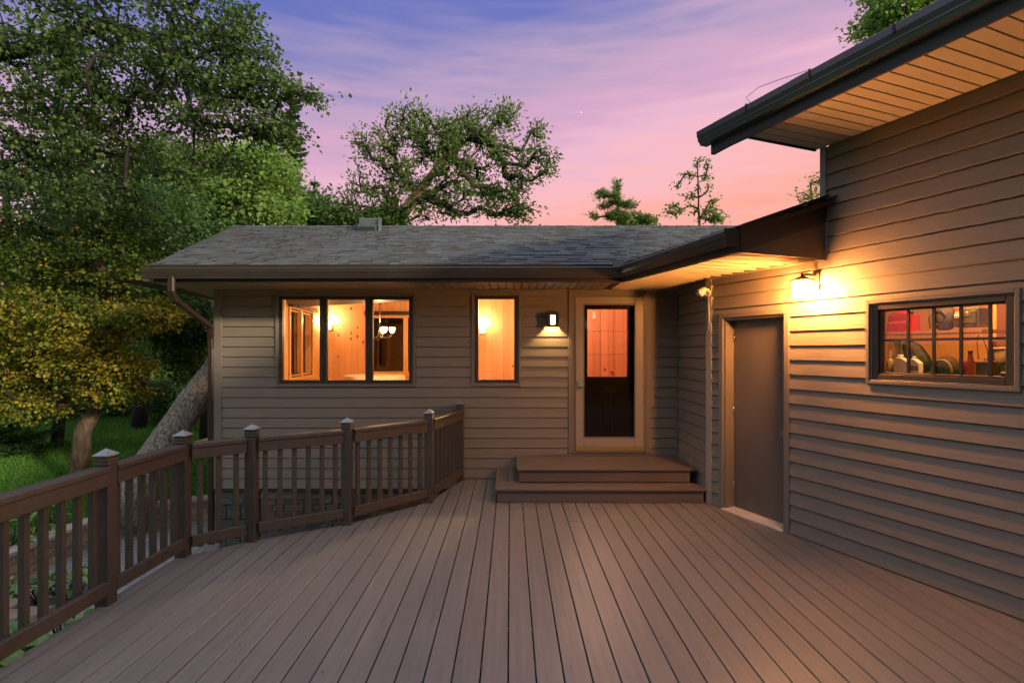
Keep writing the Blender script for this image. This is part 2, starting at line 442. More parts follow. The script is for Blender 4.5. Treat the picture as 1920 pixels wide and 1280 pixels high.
LAP = 0.1325
def siding(mb, s0, s1, z0, z1, holes=(), lap=LAP, lip=0.019, phase=0.0, groove=0.012):
    """real lap boards: each course leans out to a thick bottom edge; holes = openings (s0, s1, z0, z1)"""
    k = math.floor((z0 - phase) / lap)
    while phase + k * lap < z1 - 1e-4:
        ca = phase + k * lap; cb = ca + lap; k += 1
        za, zb = max(ca, z0), min(cb, z1)
        gz = cb - groove
        off = lambda z: lip - (lip - 0.001) * (z - ca) / lap if z <= gz + 1e-5 else -0.013
        zs = sorted({za, zb} | {h for H in holes for h in (H[2], H[3]) if za + 1e-4 < h < zb - 1e-4} | ({gz} if za + 1e-4 < gz < zb - 1e-4 else set()))
        for a, b in zip(zs[:-1], zs[1:]):
            mid = (a + b) / 2
            segs = [(s0, s1)]
            for H in holes:
                if H[2] < mid < H[3]:
                    segs = [q for (u, v) in segs for q in ((u, min(v, H[0])), (max(u, H[1]), v)) if q[1] - q[0] > 1e-3]
            for u, v in segs:
                ob = off(b); oa = off(a)
                if mid > gz: oa = ob = -0.013; mb.poly(((u, 0.001, a), (v, 0.001, a), (v, oa, a), (u, oa, a)))
                mb.poly(((u, oa, a), (v, oa, a), (v, ob, b), (u, ob, b)))
                if a == za and abs(za - ca) < 1e-3:
                    mb.poly(((u, off(a), a), (u, -0.013, a + 0.001), (v, -0.013, a + 0.001), (v, off(a), a)))
    return mb

def backing(mb, s0, s1, z0, z1, holes=(), o=-0.02, o2=None):
    """flat wall sheet behind the boards (or the room-side face), with the same openings"""
    ss = sorted({s0, s1} | {h for H in holes for h in H[:2]}); zs = sorted({z0, z1} | {h for H in holes for h in H[2:]})
    ss = [q for q in ss if s0 <= q <= s1]; zs = [q for q in zs if z0 <= q <= z1]
    for a, b in zip(ss[:-1], ss[1:]):
        for c, d in zip(zs[:-1], zs[1:]):
            if any(H[0] < (a + b) / 2 < H[1] and H[2] < (c + d) / 2 < H[3] for H in holes): continue
            mb.poly(((a, o, c), (b, o, c), (b, o, d), (a, o, d)))
    return mb

def frame(mb, s0, s1, z0, z1, w, o0, o1, wb=None, wt=None):
    """rectangular frame, members butted end to end"""
    wb = w if wb is None else wb; wt = w if wt is None else wt
    mb.box(s0, s0 + w, o0, o1, z0, z1); mb.box(s1 - w, s1, o0, o1, z0, z1)
    mb.box(s0 + w, s1 - w, o0, o1, z0, z0 + wb); mb.box(s0 + w, s1 - w, o0, o1, z1 - wt, z1)
    return mb

def sweep(mb, prof, path, outs):
    """push a closed profile (out, z) along a plan path with mitred corners; outs = outward plan direction of each leg"""
    pts = [Vector(p) for p in path]; rings = []
    for k, p in enumerate(pts):
        if k == 0: mvec = outs[0]
        elif k == len(pts) - 1: mvec = outs[-1]
        else:
            a, b = outs[k - 1], outs[k]; mvec = (a + b) / (1 + a.dot(b))
        rings.append([mb.v(p + mvec * q[0] + Vector((0, 0, q[1]))) for q in prof])
    n = len(prof)
    for k in range(len(rings) - 1):
        for j in range(n):
            mb.Fc.append([rings[k][j], rings[k][(j + 1) % n], rings[k + 1][(j + 1) % n], rings[k + 1][j]]); mb.sm.append(False)
    mb.Fc.append(rings[0][::-1]); mb.Fc.append(rings[-1]); mb.sm += [False, False]
    return mb

def shingles(mb, O, e1, e2, rows, lo, hi, rng, expo=0.1435, th=0.013, wid=(0.08, 0.19)):
    """asphalt tabs laid course by course on a roof plane: origin O, along e1, up the slope e2"""
    O, e1, e2 = Vector(O), Vector(e1).normalized(), Vector(e2).normalized()
    nn = e1.cross(e2).normalized()
    if nn.z < 0: nn = -nn
    for r in range(rows):
        u0 = r * expo; u1 = u0 + expo + 0.03
        a, b = lo(u0), hi(u0)
        a2, b2 = lo(u1), hi(u1)
        x = a
        while x < b - 0.01:
            w = rng.uniform(*wid); x1 = min(x + w, b)
            t = th * rng.choice((0.7, 0.7, 1.4)); l = rng.uniform(-0.004, 0.004)
            xa = x if x > a else a; 
            ta = max(min(x, b2), a2); tb = max(min(x1, b2), a2)
            p = lambda s, u, h: O + e1 * s + e2 * u + nn * h
            c = [mb.v(p(xa, u0 + l, t)), mb.v(p(x1 - 0.002, u0 + l, t)), mb.v(p(max(tb - 0.002, ta), u1, 0.001)), mb.v(p(ta, u1, 0.001)),
                 mb.v(p(xa, u0 + l, -0.002)), mb.v(p(x1 - 0.002, u0 + l, -0.002))]
            mb.Fc.append([c[0], c[1], c[2], c[3]]); mb.Fc.append([c[4], c[5], c[1], c[0]]); mb.sm += [False, False]
            x = x1
    return mb

# ================================================================= THE HOUSE
house = empty('house', (-0.8, 9.4, -0.13), 'low taupe clapboard house with grey shingled roof and lit dining windows', 'house')
XL, XR = -3.871, SX
ZS = 2.48                                                      # soffit
HW3 = (-3.066, -1.253, 1.221, 2.425); HW1 = (-0.497, 0.126, 1.228, 2.431); HD = (0.770, 1.813, 0.346, 2.453)
holes = [HW3, HW1, HD]
w = siding(MB(TH), XL + 0.09, XR, -0.12, ZS, holes, phase=-0.12, lip=.013)
backing(w, XL, XR, -0.13, ZS + 0.4, holes, -0.018)
front_wall = w.build('wall', M['siding'], house, fix=False)
# left wall leans outward toward the back, with its own windows
LB = Vector((-4.35, 11.9, 0)); LF = Vector((XL, WALL, 0)); LD = (LB - LF).normalized(); LN = Vector((LD.y * -1, LD.x, 0))
LLEN = (LB - LF).length
def TL(p): return LF + LD * p[0] + LN * p[1] + Vector((0, 0, p[2]))
LWIN = [(0.60, 2.05, 1.18, 2.45), (2.52, 3.98, 1.18, 2.45)]
w = siding(MB(TL), 0.09, LLEN, -0.12, 2.75, LWIN, phase=-0.12); backing(w, 0, LLEN, -0.13, 2.9, LWIN, -0.018)
w.build('wall', M['siding'], house, fix=False)
w = siding(MB(TS), 0.06, 1.07, 0.0, ZS, phase=-0.12); backing(w, 0, 1.11, -0.13, ZS + 0.3, (), -0.018)
w.build('wall', M['siding'], house, fix=False)
w = MB(); w.box(-4.4, 2.6, 11.9, 12.0, -0.13, 2.9); w.box(2.6, 2.7, 7.0, 12.0, -0.13, 2.9)
w.build('wall', M['siding'], house)
# corner boards, bottom band, gable
c = MB(TH); c.box(XL - 0.012, XL + 0.09, -0.05, 0.022, -0.13, ZS); c.build('corner_board', M['trim'], house, 0.003)
c = MB(TS); c.box(1.055, 1.12, -0.02, 0.022, 0.0, ZS); c.build('corner_board', M['trim_light'], house, 0.003)
c = MB(TS); c.box(0.0, 0.03, -0.01, 0.024, 0.34, ZS); c.build('corner_board', M['trim'], house)
c = MB(TH); c.box(XL + 0.09, XR, -0.1, 0.012, -0.16, -0.12); c.build('skirt_band', M['brown'], house)
c = MB(); c.box(XL, 2.6, WALL + 0.1, 11.9, -0.17, -0.13); c.build('floor_deck', M['brown'], house)

# ---- windows
def light_unit(win, T, s0, s1, z0, z1, fw=0.0, depth=0.16, sashmat=None, glass='glass'):
    a = MB(T); frame(a, s0, s1, z0, z1, 0.045, -0.05, 0.008); a.build('sash', sashmat or M['frame'], win, 0.003)
    a = MB(T); a.box(s0 + 0.045, s1 - 0.045, -0.026, -0.022, z0 + 0.045, z1 - 0.045); a.build('pane', M[glass], win)
def house_window(T, H, splits, par):
    s0, s1, z0, z1 = H
    a = MB(T); frame(a, s0 - 0.012, s1 + 0.012, z0 - 0.012, z1 + 0.012, 0.03, -0.02, 0.030)
    frame(a, s0 + 0.018, s1 - 0.018, z0 + 0.018, z1 - 0.018, 0.012, -0.06, 0.014)
    win = a.build('window', M['trim'], par, 0.003)
    xs = [s0 + 0.028] + splits + [s1 - 0.028]
    for u, v in zip(xs[:-1], xs[1:]):
        light_unit(win, T, u + 0.004, v - 0.004, z0 + 0.03, z1 - 0.03)
    a = MB(T)                                                   # pine reveal on the room side
    frame(a, s0 + 0.03, s1 - 0.03, z0 + 0.03, z1 - 0.03, 0.02, -0.17, -0.055)
    for u in splits: a.box(u - 0.03, u + 0.03, -0.12, -0.052, z0 + 0.05, z1 - 0.05)
    a.build('reveal', M['pine_trim'], win)
    return win
house_window(TH, HW3, [-2.4535, -1.855], house)
house_window(TH, HW1, [], house)
for H in LWIN: house_window(TL, H, [(H[0] + H[1]) / 2], house)

# ---- entry door: storm door in front of a dark half-light door
s0, s1, z0, z1 = HD
a = MB(TH); frame(a, s0 - 0.01, s1 + 0.01, z0, z1 + 0.01, 0.05, -0.06, 0.032, wb=0.012); frame(a, s0 + 0.04, s1 - 0.04, z0 + 0.012, z1 - 0.04, 0.03, -0.10, 0.018, wb=0.01)
door = a.build('entry_door', M['trim'], house, 0.003)
ds0, ds1, dz0, dz1 = 0.852, 1.757, 0.372, 2.405
gs0, gs1, gz0, gz1 = 0.962, 1.632, 0.548, 2.285
a = MB(TH)
a.box(ds0, gs0, -0.03, 0.012, dz0, dz1); a.box(gs1, ds1, -0.03, 0.012, dz0, dz1); a.box(gs0, gs1, -0.03, 0.012, dz0, gz0); a.box(gs0, gs1, -0.03, 0.012, gz1, dz1)
a.build('storm_door', M['almond'], door, 0.006, seg=2)
a = MB(TH); frame(a, gs0 - 0.012, gs1 + 0.012, gz0 - 0.012, gz1 + 0.012, 0.018, 0.0, 0.017); a.build('glazing_bead', M['trim'], door)
a = MB(TH); a.box(ds0 + 0.003, ds1 - 0.003, 0.012, 0.018, dz0 + 0.004, dz0 + 0.055); a.build('kick_plate', surf('brass_kick', (0.42, 0.30, 0.12), 0.35, 0.1, metal=0.6), door)
a = MB(TH); a.box(gs0 + 0.006, gs1 - 0.006, -0.012, -0.008, gz0 + 0.006, gz1 - 0.006); a.build('pane', M['glass_storm'], door)
a = MB(TH); a.box(0.872, 0.902, 0.012, 0.020, 1.165, 1.285); a.ball((0.887, WALL - TH((0, 0.035, 0)).y, 1.262), (0.012, 0.012, 0.020)); a.tube([(0.887, 0.018, 1.222), (0.887, 0.060, 1.222), (0.93, 0.066, 1.222), (0.985, 0.062, 1.215)], [0.012, 0.010, 0.009, 0.008], 8)
a.build('door_handle', M['steel'], door)
a = MB(TH); is0, is1, iz0, iz1 = 1.018, 1.559, 1.330, 2.235
D0, D1 = -0.145, -0.10
a.box(0.845, is0, D0, D1, 0.37, 2.42); a.box(is1, 1.765, D0, D1, 0.37, 2.42); a.box(is0, is1, D0, D1, 0.37, iz0); a.box(is0, is1, D0, D1, iz1, 2.42)
frame(a, is0 - 0.02, is1 + 0.02, iz0 - 0.02, iz1 + 0.02, 0.026, -0.10, -0.088)
for u0, u1 in ((0.935, 1.255), (1.325, 1.645)):
    frame(a, u0, u1, 0.56, 1.14, 0.022, -0.10, -0.090); a.box(u0 + 0.05, u1 - 0.05, -0.10, -0.092, 0.61, 1.09)
a.build('door_leaf', M['inner_door'], door, 0.004)
a = MB(TH)
for zz in (1.63, 1.94): a.box(is0, is1, -0.130, -0.122, zz - 0.0018, zz + 0.0018)
for uu in (1.198, 1.378): a.box(uu - 0.0018, uu + 0.0018, -0.130, -0.122, iz0, iz1)
a.build('grille', M['steel'], door)

# ---- soffit, fascia, gutter of the low roof
QX, QY, PX, PY = 1.269, 6.10, 1.81, 4.21
ZL = 2.46
E1 = Vector((PX - QX, PY - QY, 0)).normalized(); MO = Vector((E1.y, -E1.x, 0))
if MO.x > 0: MO = -MO
OH = Vector((0, -1, 0))
WP = GC + GD * 1.40
a = MB()
x = -4.22
while x < 2.2:                                                   # strips run from fascia to wall
    x1 = min(x + 0.097, 2.2)
    yf = 6.12 if x < 1.25 else 6.12 + 0.0
    lean = (x - 1.25) * 0.0
    if x1 <= 1.30: a.hexa(((x, 6.12, ZS), (x1 - 0.016, 6.12, ZS), (x1 - 0.016, WALL - 0.016, ZS), (x, WALL - 0.016, ZS)), ((x, 6.12, ZS + 0.02), (x1 - 0.010, 6.12, ZS + 0.02), (x1 - 0.010, WALL - 0.016, ZS + 0.02), (x, WALL - 0.016, ZS + 0.02)))
    x += 0.097
# left return beyond the wall corner follows the splayed rake
x = 6.12 + 0.9
while x < 10.5:
    xl = -4.10 - (x - 6.1) * 0.2; xr = TL(((x - 7) * 1.0, 0.018, 0)).x
    a.hexa(((xl, x, ZS), (xr, x, ZS), (xr, x + 0.084, ZS), (xl, x + 0.084, ZS)), ((xl, x, ZS + 0.02), (xr, x, ZS + 0.02), (xr, x + 0.084, ZS + 0.02), (xl, x + 0.084, ZS + 0.02)))
    x += 0.097
# strips under the connecting roof, square to its own eave
Qv, Pv = Vector((QX, QY, 0)), Vector((PX, PY, 0))
PL = (Pv - Qv).length
t = -0.85
while t < PL:
    t1 = min(t + 0.155, PL) - 0.004
    def to_wall(tt):
        b = Qv + E1 * tt
        # distance along -MO until the garage wall, the side wall or the house front wall is met
        d = -MO
        best = 9
        den = d.dot(GN)
        if abs(den) > 1e-6:
            k = (GC - b).dot(GN) / den
            h = b + d * k
            if k > 0 and (h - GC).dot(GD) > -0.001: best = min(best, k)
        if d.x > 1e-6:
            k = (SX - b.x) / d.x; h = b + d * k
            if k > 0 and 5.88 < h.y < 7.0: best = min(best, k)
        if d.y > 1e-6:
            k = (WALL - b.y) / d.y
            if k > 0: best = min(best, k)
        pn = Vector((WP.y - PY, PX - WP.x, 0)).normalized()
        if pn.dot(E1) < 0: pn = -pn
        g = d.dot(pn)
        if g > 1e-4:
            k = (Pv - b).dot(pn) / g
            if k > 0: best = min(best, k)
        return best - 0.016
    def start(tt):
        b = Qv + E1 * tt
        if tt >= 0: return 0.02
        k = (1.30 - b.x) / (-MO.x)                                # begin at the mitre line
        return k
    pts = []
    for tt, fn in ((t, start), (t1, start), (t1, to_wall), (t, to_wall)):
        b = Qv + E1 * tt - MO * fn(tt); pts.append((b.x, b.y, ZS))
    if all((Vector(p[:2]) - Vector(q[:2])).length > 0.005 for p, q in ((pts[0], pts[3]), (pts[1], pts[2]))) and pts[3][0] > pts[0][0]:
        a.hexa([(p[0], p[1], p[2] + q) for p, q in zip(pts, (.012, -.011, -.011, .012))], [(p[0], p[1], ZS + 0.024) for p in pts])
    t += 0.155
soffit = a.build('soffit', M['soffit'], house)
a = MB(); a.poly(((-4.6, 6.12, ZS + 0.012), (1.3, 6.12, ZS + 0.012), (1.3, 7.1, ZS + 0.012), (-4.9, 10.5, ZS + 0.012)))
a.poly(((1.25, 6.1, ZS + 0.018), (PX, PY, ZS + 0.018), (WP.x, WP.y, ZS + 0.018), (2.19, 5.89, ZS + 0.018), (2.2, 7.0, ZS + 0.018), (1.25, 7.0, ZS + 0.018)))
a.build('soffit_grooves', M['soffit_dark'], soffit)
a = MB(TG); a.box(0.06, 1.385, 0.0205, 0.050, ZS - 0.020, ZS + 0.010); a.build('edge_trim', M['soffit'], soffit)
fpath = [(-4.07, 6.10, 0), (QX, QY, 0), (PX, PY, 0)]
a = MB(); sweep(a, [(0, ZL), (0.02, ZL), (0.02, 2.60), (0, 2.60)], fpath, [OH, MO]); sweep(a, [(-0.03, ZL + 0.001), (-0.001, ZL + 0.001), (-0.001, ZL + 0.016), (-0.03, ZL + 0.016)], fpath, [OH, MO])
a.build('fascia', M['brown'], house)
GP = [(0, .115), (0, 0), (.075, 0), (.088, .03), (.112, .072), (.116, .115), (.104, .122), (.098, .108), (.094, .03), (.012, .03), (.012, .115)]
gpath = [(-4.14, 6.08, 2.492), (QX + 0.012, QY - 0.02, 2.502), (PX - 0.02, PY, 2.507)]
a = MB(); sweep(a, GP, gpath, [OH, MO])
gut = a.build('gutter', M['gutter'], house, 0.002)
a = MB()
ep = Vector(gpath[2]); a.hexa([ep + MO * u + E1 * v + Vector((0, 0, -0.004)) for u, v in ((-0.0, 0), (0.122, 0), (0.122, 0.012), (0.0, 0.012))], [ep + MO * u + E1 * v + Vector((0, 0, 0.135)) for u, v in ((0.0, 0), (0.122, 0), (0.122, 0.012), (0.0, 0.012))])
a.build('end_cap', M['brown'], gut)
a = MB()                                                        # splash guard in the inside corner
cpt = Vector((QX - 0.02, QY - 0.13, 2.61)); a.hexa([cpt + Vector(q) for q in ((-0.10, -0.02, 0), (0.03, -0.03, 0), (0.035, -0.015, 0), (-0.10, -0.005, 0))], [cpt + Vector(q) for q in ((-0.11, 0.0, 0.085), (0.02, 0.0, 0.095), (0.02, 0.012, 0.095), (-0.11, 0.012, 0.085))])
a.build('splash_guard', M['gutter'], gut)
for k in range(9):
    a = MB(); xx = -3.9 + k * 0.62; a.box(xx, xx + 0.02, 5.966, 6.08, 2.60, 2.606); a.build('gutter_hanger', M['gutter'], gut)
for k in range(3):
    a = MB(); b = Vector(gpath[1]).lerp(Vector(gpath[2]), 0.18 + 0.3 * k); a.hexa([b + MO * u + E1 * v + Vector((0, 0, .112)) for u, v in ((0, 0), (.114, 0), (.114, .02), (0, .02))], [b + MO * u + E1 * v + Vector((0, 0, .118)) for u, v in ((0, 0), (.114, 0), (.114, .02), (0, .02))]); a.build('gutter_hanger', M['gutter'], gut)
# downspout: outlet, two elbows back to the corner board, then straight down
def strap_tube(mb, pts, wx, wy):
    pts = [Vector(p) for p in pts]; rings = []
    for k, p in enumerate(pts):
        d = (pts[min(k + 1, len(pts) - 1)] - pts[max(k - 1, 0)]).normalized()
        a_ = Vector((0, -1, 0)); side = d.cross(a_).normalized(); fr = side.cross(d).normalized()
        ring = []
        for j in range(12):
            an = 2 * math.pi * j / 12; cx_, sy_ = math.cos(an), math.sin(an)
            q = max(abs(cx_), abs(sy_)); rr = (1 - 0.05 * (j % 2))
            ring.append(mb.v(p + side * (wx * cx_ / q * rr) + fr * (wy * sy_ / q * rr)))
        rings.append(ring)
    for k in range(len(rings) - 1):
        for j in range(12):
            mb.Fc.append([rings[k][j], rings[k][(j + 1) % 12], rings[k + 1][(j + 1) % 12], rings[k + 1][j]]); mb.sm.append(False)
    mb.Fc.append(rings[0][::-1]); mb.Fc.append(rings[-1]); mb.sm += [False, False]
a = MB()
t0 = P(322, 518, 6.02); t1 = P(322, 545, 6.03); t2 = P(329, 562, 6.10); t3 = P(395, 612, 6.92); t4 = Vector((XL - 0.055, 6.985, 1.84)); t5 = Vector((XL - 0.055, 7.0, 1.70)); t6 = Vector((XL - 0.055, 7.0, -0.85))
strap_tube(a, [t0, t1, t1.lerp(t2, .5) + Vector((-.008, 0, 0)), t2, t2.lerp(t3, .08), t2.lerp(t3, .5), t2.lerp(t3, .94), t3, t4, t5, t6], 0.040, 0.030)
a.build('downspout', surf('brown_downspout', (0.034, 0.019, 0.013), 0.4, 0.15), gut)

# ---- roof
SL = 0.36; cs = 1 / math.hypot(1, SL)
RY, RZ = 9.40, 2.65 + 0.36 * (9.40 - 6.02)
rng = random.Random(3)
a = MB()
e2 = Vector((0, cs, SL * cs))
shingles(a, (0, 6.02, 2.65), (1, 0, 0), e2, 25, lambda u: -4.06 - 0.242 * u * cs, lambda u: QX + 0.02 + 0.85 * u * cs, rng)
roof = a.build('roof', M['shingle'], house, fix=False)
a = MB()                                                        # deck boards below the shingles, back slope, connecting roof
a.hexa(((-4.05, 6.03, 2.60), (QX, 6.03, 2.60), (4.14, RY, RZ - 0.06), (-4.86, RY, RZ - 0.06)), ((-4.05, 6.03, 2.644), (QX, 6.03, 2.644), (4.14, RY, RZ - 0.012), (-4.86, RY, RZ - 0.012)))
a.hexa(((-4.86, RY, RZ - 0.06), (4.14, RY, RZ - 0.06), (4.4, 12.7, 2.62), (-4.5, 12.7, 2.62)), ((-4.86, RY, RZ - 0.012), (4.14, RY, RZ - 0.012), (4.4, 12.7, 2.66), (-4.5, 12.7, 2.66)))
a.build('roof_deck', M['brown'], roof)
BS = 0.325; bcs = 1 / math.hypot(1, BS); BE2 = (-MO * bcs + Vector((0, 0, BS * bcs)))
bo = Vector((QX, QY, 2.65)) + MO * 0.03
a = MB()
def blo(u): return max(-3.2, -u * 0.62)
shingles(a, bo, E1, BE2, 26, blo, lambda u: PL + 0.01, rng)
a.build('shingle_field', M['shingle'], roof, fix=False)
a = MB(); pq = [bo + E1 * 0.0, bo + E1 * PL, bo + E1 * PL + BE2 * 1.02, bo + E1 * 0.0 + BE2 * 1.3]
a.hexa([p + Vector((0, 0, -0.05)) for p in pq], [p + Vector((0, 0, -0.010)) for p in pq]); a.build('roof_deck', M['brown'], roof)
a = MB()
x = -4.86
while x < 4.1:                                                  # ridge caps
    x1 = x + 0.25; h = RZ + 0.012 + rng.uniform(-.003, .003)
    a.poly(((x, RY - 0.13, h - 0.046), (x1, RY - 0.13, h - 0.052), (x1, RY, h), (x, RY, h + 0.006)))
    a.poly(((x, RY, h + 0.006), (x1, RY, h), (x1, RY + 0.13, h - 0.046), (x, RY + 0.13, h - 0.046)))
    a.poly(((x, RY - 0.13, h - 0.046), (x1, RY - 0.13, h - 0.052), (x1, RY - 0.13, h - 0.062), (x, RY - 0.13, h - 0.062)))
    x = x1 - 0.04
a.build('ridge_cap', M['shingle'], roof, fix=False)
a = MB(); a.tube([(-4.08, 6.03, 2.625), (-4.88, RY, RZ - 0.03)], 0.02, 4, smooth=False); a.hexa(((-4.06, 6.05, 2.5), (-4.04, 6.05, 2.5), (-4.84, RY, RZ - .18), (-4.86, RY, RZ - .18)), ((-4.06, 6.05, 2.63), (-4.04, 6.05, 2.63), (-4.84, RY, RZ - .03), (-4.86, RY, RZ - .03)))
a.hexa(((-4.86, RY, RZ - .18), (-4.84, RY, RZ - .18), (-4.48, 12.7, 2.5), (-4.5, 12.7, 2.5)), ((-4.86, RY, RZ - .03), (-4.84, RY, RZ - .03), (-4.48, 12.7, 2.63), (-4.5, 12.7, 2.63)))
a.build('rake_board', M['brown'], house)
# end of the connecting roof: rake board and closing panel down to the soffit
ra = bo + E1 * (PL + 0.0); rb = ra + BE2 * (1.02)
a = MB()
def vz(p, z): return Vector((p.x, p.y, z))
wpt = GC + GD * 1.405 + GN * 0.0
ra2 = Vector((PX, PY, 0)); 
topA, topB = ra.z + 0.012, 3.005
pa, pb = ra2, wpt
th = E1 * 0.02
a.hexa((vz(pa, topA - 0.20), vz(pb, topB - 0.215), vz(pb, topB - 0.215) + th, vz(pa, topA - 0.20) + th), (vz(pa, topA), vz(pb, topB), vz(pb, topB) + th, vz(pa, topA) + th))
a.hexa([q + E1 * 0.018 for q in (vz(pa, topA - 0.004), vz(pb, topB - 0.004), vz(pb, topB - 0.004) + E1 * .02, vz(pa, topA - 0.004) + E1 * .02)], [q + E1 * 0.018 for q in (vz(pa, topA + 0.016), vz(pb, topB + 0.016), vz(pb, topB + 0.016) + E1 * .02, vz(pa, topA + 0.016) + E1 * .02)])
a.build('rake_board', M['brown'], house)
a = MB(); a.hexa((vz(pa, ZS - 0.02), vz(pb, ZS - 0.02), vz(pb, ZS - 0.02) + th * .6, vz(pa, ZS - 0.02) + th * .6), (vz(pa, topA - 0.195), vz(pb, topB - 0.21), vz(pb, topB - 0.21) + th * .6, vz(pa, topA - 0.195) + th * .6))
a.build('closing_panel', surf('brown_panel', (0.085, 0.06, 0.045), 0.5, 0.1), house)

# ---- roof vent near the ridge
a = MB(); vy = 8.75
def vp(px, py, dy=0): 
    q = P(px, py, vy + dy); return q
f = [vp(671, 440), vp(708, 440), vp(708, 411), vp(671, 411)]
a.hexa((vp(671, 442), vp(706, 442), vp(706, 440, .45), vp(671, 440, .45)), (vp(671, 423), vp(706, 423), vp(706, 421, .45), vp(671, 421, .45)))
a.hexa((vp(669.5, 423), vp(708, 423), vp(708, 421, .5), vp(669.5, 421, .5)), (vp(670, 421.6), vp(707.5, 421.6), vp(707.5, 419.6, .5), vp(670, 419.6, .5)))
a.hexa((vp(673, 421, .12), vp(708, 421, .12), vp(711, 440, .55), vp(674, 440, .55)), (vp(673, 410, .12), vp(708, 410, .12), vp(711, 409, .55), vp(674, 409, .55)))
a.hexa((vp(708, 441, -.01), vp(715, 439, .02), vp(716, 438, .6), vp(709, 440, .6)), (vp(708, 410, .1), vp(714, 409, .1), vp(715, 408, .6), vp(709, 409, .6)))
vent = a.build('roof_vent', M['vent'], house, 0.004)
a = MB(); a.hexa((vp(673, 439, -.012), vp(703, 439, -.012), vp(703, 439, .0), vp(673, 439, .0)), (vp(673, 425, -.012), vp(703, 425, -.012), vp(703, 425, .0), vp(673, 425, .0)))
a.build('vent_opening', M['black'], vent)

# ---- rooms seen through the glass
RB = 11.85
a = MB(); backing(a, XL + 0.02, 2.55, 0.36, 2.83, [HW3, HW1, HD], -0.16); a.V = [tuple(TH(v)) for v in a.V]; a.build('room_wall', M['pine'], house, fix=False)
BW = (-3.10, -1.55, 1.15, 2.46)                                 # window in the far wall
a = MB(lambda p: Vector((p[0], RB - p[1], p[2]))); backing(a, -4.5, 0.66, 0.36, 2.83, [BW], 0.0); a.build('room_wall', M['pine'], house, fix=False)
a = MB(TL); backing(a, 0.0, LLEN + 0.1, 0.36, 2.83, LWIN, -0.17); a.build('room_wall', M['pine_diag'], house, fix=False)
a = MB(); a.box(0.66, 0.74, WALL + 0.16, RB, 0.36, 2.83); a.build('partition', M['pine'], house)
a = MB(); a.box(-4.6, 2.6, WALL + 0.05, 11.9, 2.83, 2.87); a.build('room_ceiling', M['pine'], house)
a = MB(); a.box(-4.6, 2.6, WALL + 0.05, 11.9, 0.30, 0.36); a.build('room_floor', M['pine_trim'], house)
a = MB(); a.box(0.74, 2.55, 9.6, 9.68, 0.36, 2.83); a.box(2.47, 2.55, 7.16, 9.6, 0.36, 2.83); a.build('hall_wall', M['pine_red'], house)
# far-wall window and left-wall casings, blinds
Tb = lambda p: Vector((p[0], RB - p[1], p[2]))
a = MB(Tb); frame(a, BW[0], BW[1], BW[2], BW[3], 0.06, -0.03, 0.03); a.box((BW[0] + BW[1]) / 2 - 0.05, (BW[0] + BW[1]) / 2 + 0.05, -0.03, 0.025, BW[2] + 0.06, BW[3] - 0.06); a.box(BW[0] - .04, BW[1] + .04, 0.0, 0.06, BW[2] - 0.06, BW[2])
wn = a.build('dining_window', M['pine_trim'], house, 0.004)
a = MB(Tb); a.box(BW[0] + 0.06, BW[1] - 0.06, -0.02, -0.012, BW[2] + 0.06, BW[3] - 0.06); a.build('pane', M['glass_dark'], wn)
a = MB(Tb); a.box(BW[0] - 0.12, BW[1] + 0.12, 0.03, 0.09, BW[3] + 0.0, BW[3] + 0.085); a.build('blind', M['inner_door'], wn)
for H in LWIN:
    a = MB(TL); frame(a, H[0] - 0.06, H[1] + 0.06, H[2] - 0.06, H[3] + 0.06, 0.07, -0.20, -0.172); a.box((H[0] + H[1]) / 2 - .05, (H[0] + H[1]) / 2 + .05, -0.19, -0.10, H[2], H[3])
    cs_ = a.build('dining_window', M['pine_trim'], house, 0.004)
    a = MB(TL); a.box(H[0] - 0.1, H[1] + 0.1, -0.27, -0.205, H[3] + 0.01, H[3] + 0.10); a.build('blind', M['inner_door'], cs_)
for q in ((1.30, 1.37, -2.6, -2.585, 1.60, 1.70), (1.48, 1.53, -2.6, -2.585, 2.25, 2.38)): a = MB(TH); a.box(*q); a.build('switch_plate', M['white'], house, .002)
a = MB(TH); q0, q1 = P(819, 778, WALL), P(846, 766, WALL); a.box(q0.x, q1.x, .012, .055, q0.z, q1.z); a.box(q0.x - .01, q1.x + .01, .055, .06, q1.z - .02, q1.z + .004); a.build('outlet_cover', surf('grey_cover', (.10, .105, .10), .5), house, .004)
a = MB(lambda p: Vector((p[0], 9.6 - p[1], p[2]))); a.box(0.95, 1.35, 0.0, 0.05, 2.42, 2.52); frame(a, 0.98, 1.25, 0.8, 2.42, 0.05, 0, 0.03); a.build('hall_window', M['inner_door'], house)

# ---- stone piers that carry the house
def pier(x0, x1, y0, y1, z0, z1, rows, cols):
    a = MB(); rg = random.Random(x0)
    for r in range(rows):
        off = 0.5 if r % 2 else 0
        hz = (z1 - z0) / rows; wx = (x1 - x0) / cols
        k = -off
        while k < cols:
            u0 = max(x0 + k * wx, x0); u1 = min(x0 + (k + 1) * wx, x1); k += 1
            if u1 - u0 < 0.03: continue
            j = lambda: rg.uniform(-.012, .012)
            a.hexa([(u0 + .004, y0 + j(), z0 + r * hz + .004), (u1 - .004, y0 + j(), z0 + r * hz + .004), (u1 - .004, y1 + j(), z0 + r * hz + .004), (u0 + .004, y1 + j(), z0 + r * hz + .004)],
                   [(u0 + .004, y0 + j(), z0 + (r + 1) * hz - .004), (u1 - .004, y0 + j(), z0 + (r + 1) * hz - .004), (u1 - .004, y1 + j(), z0 + (r + 1) * hz - .004), (u0 + .004, y1 + j(), z0 + (r + 1) * hz - .004)])
    return a
pier(-3.84, -3.46, 7.02, 7.42, -1.12, -0.16, 5, 2).build('pier', M['stone'], house, 0.012, seg=2)
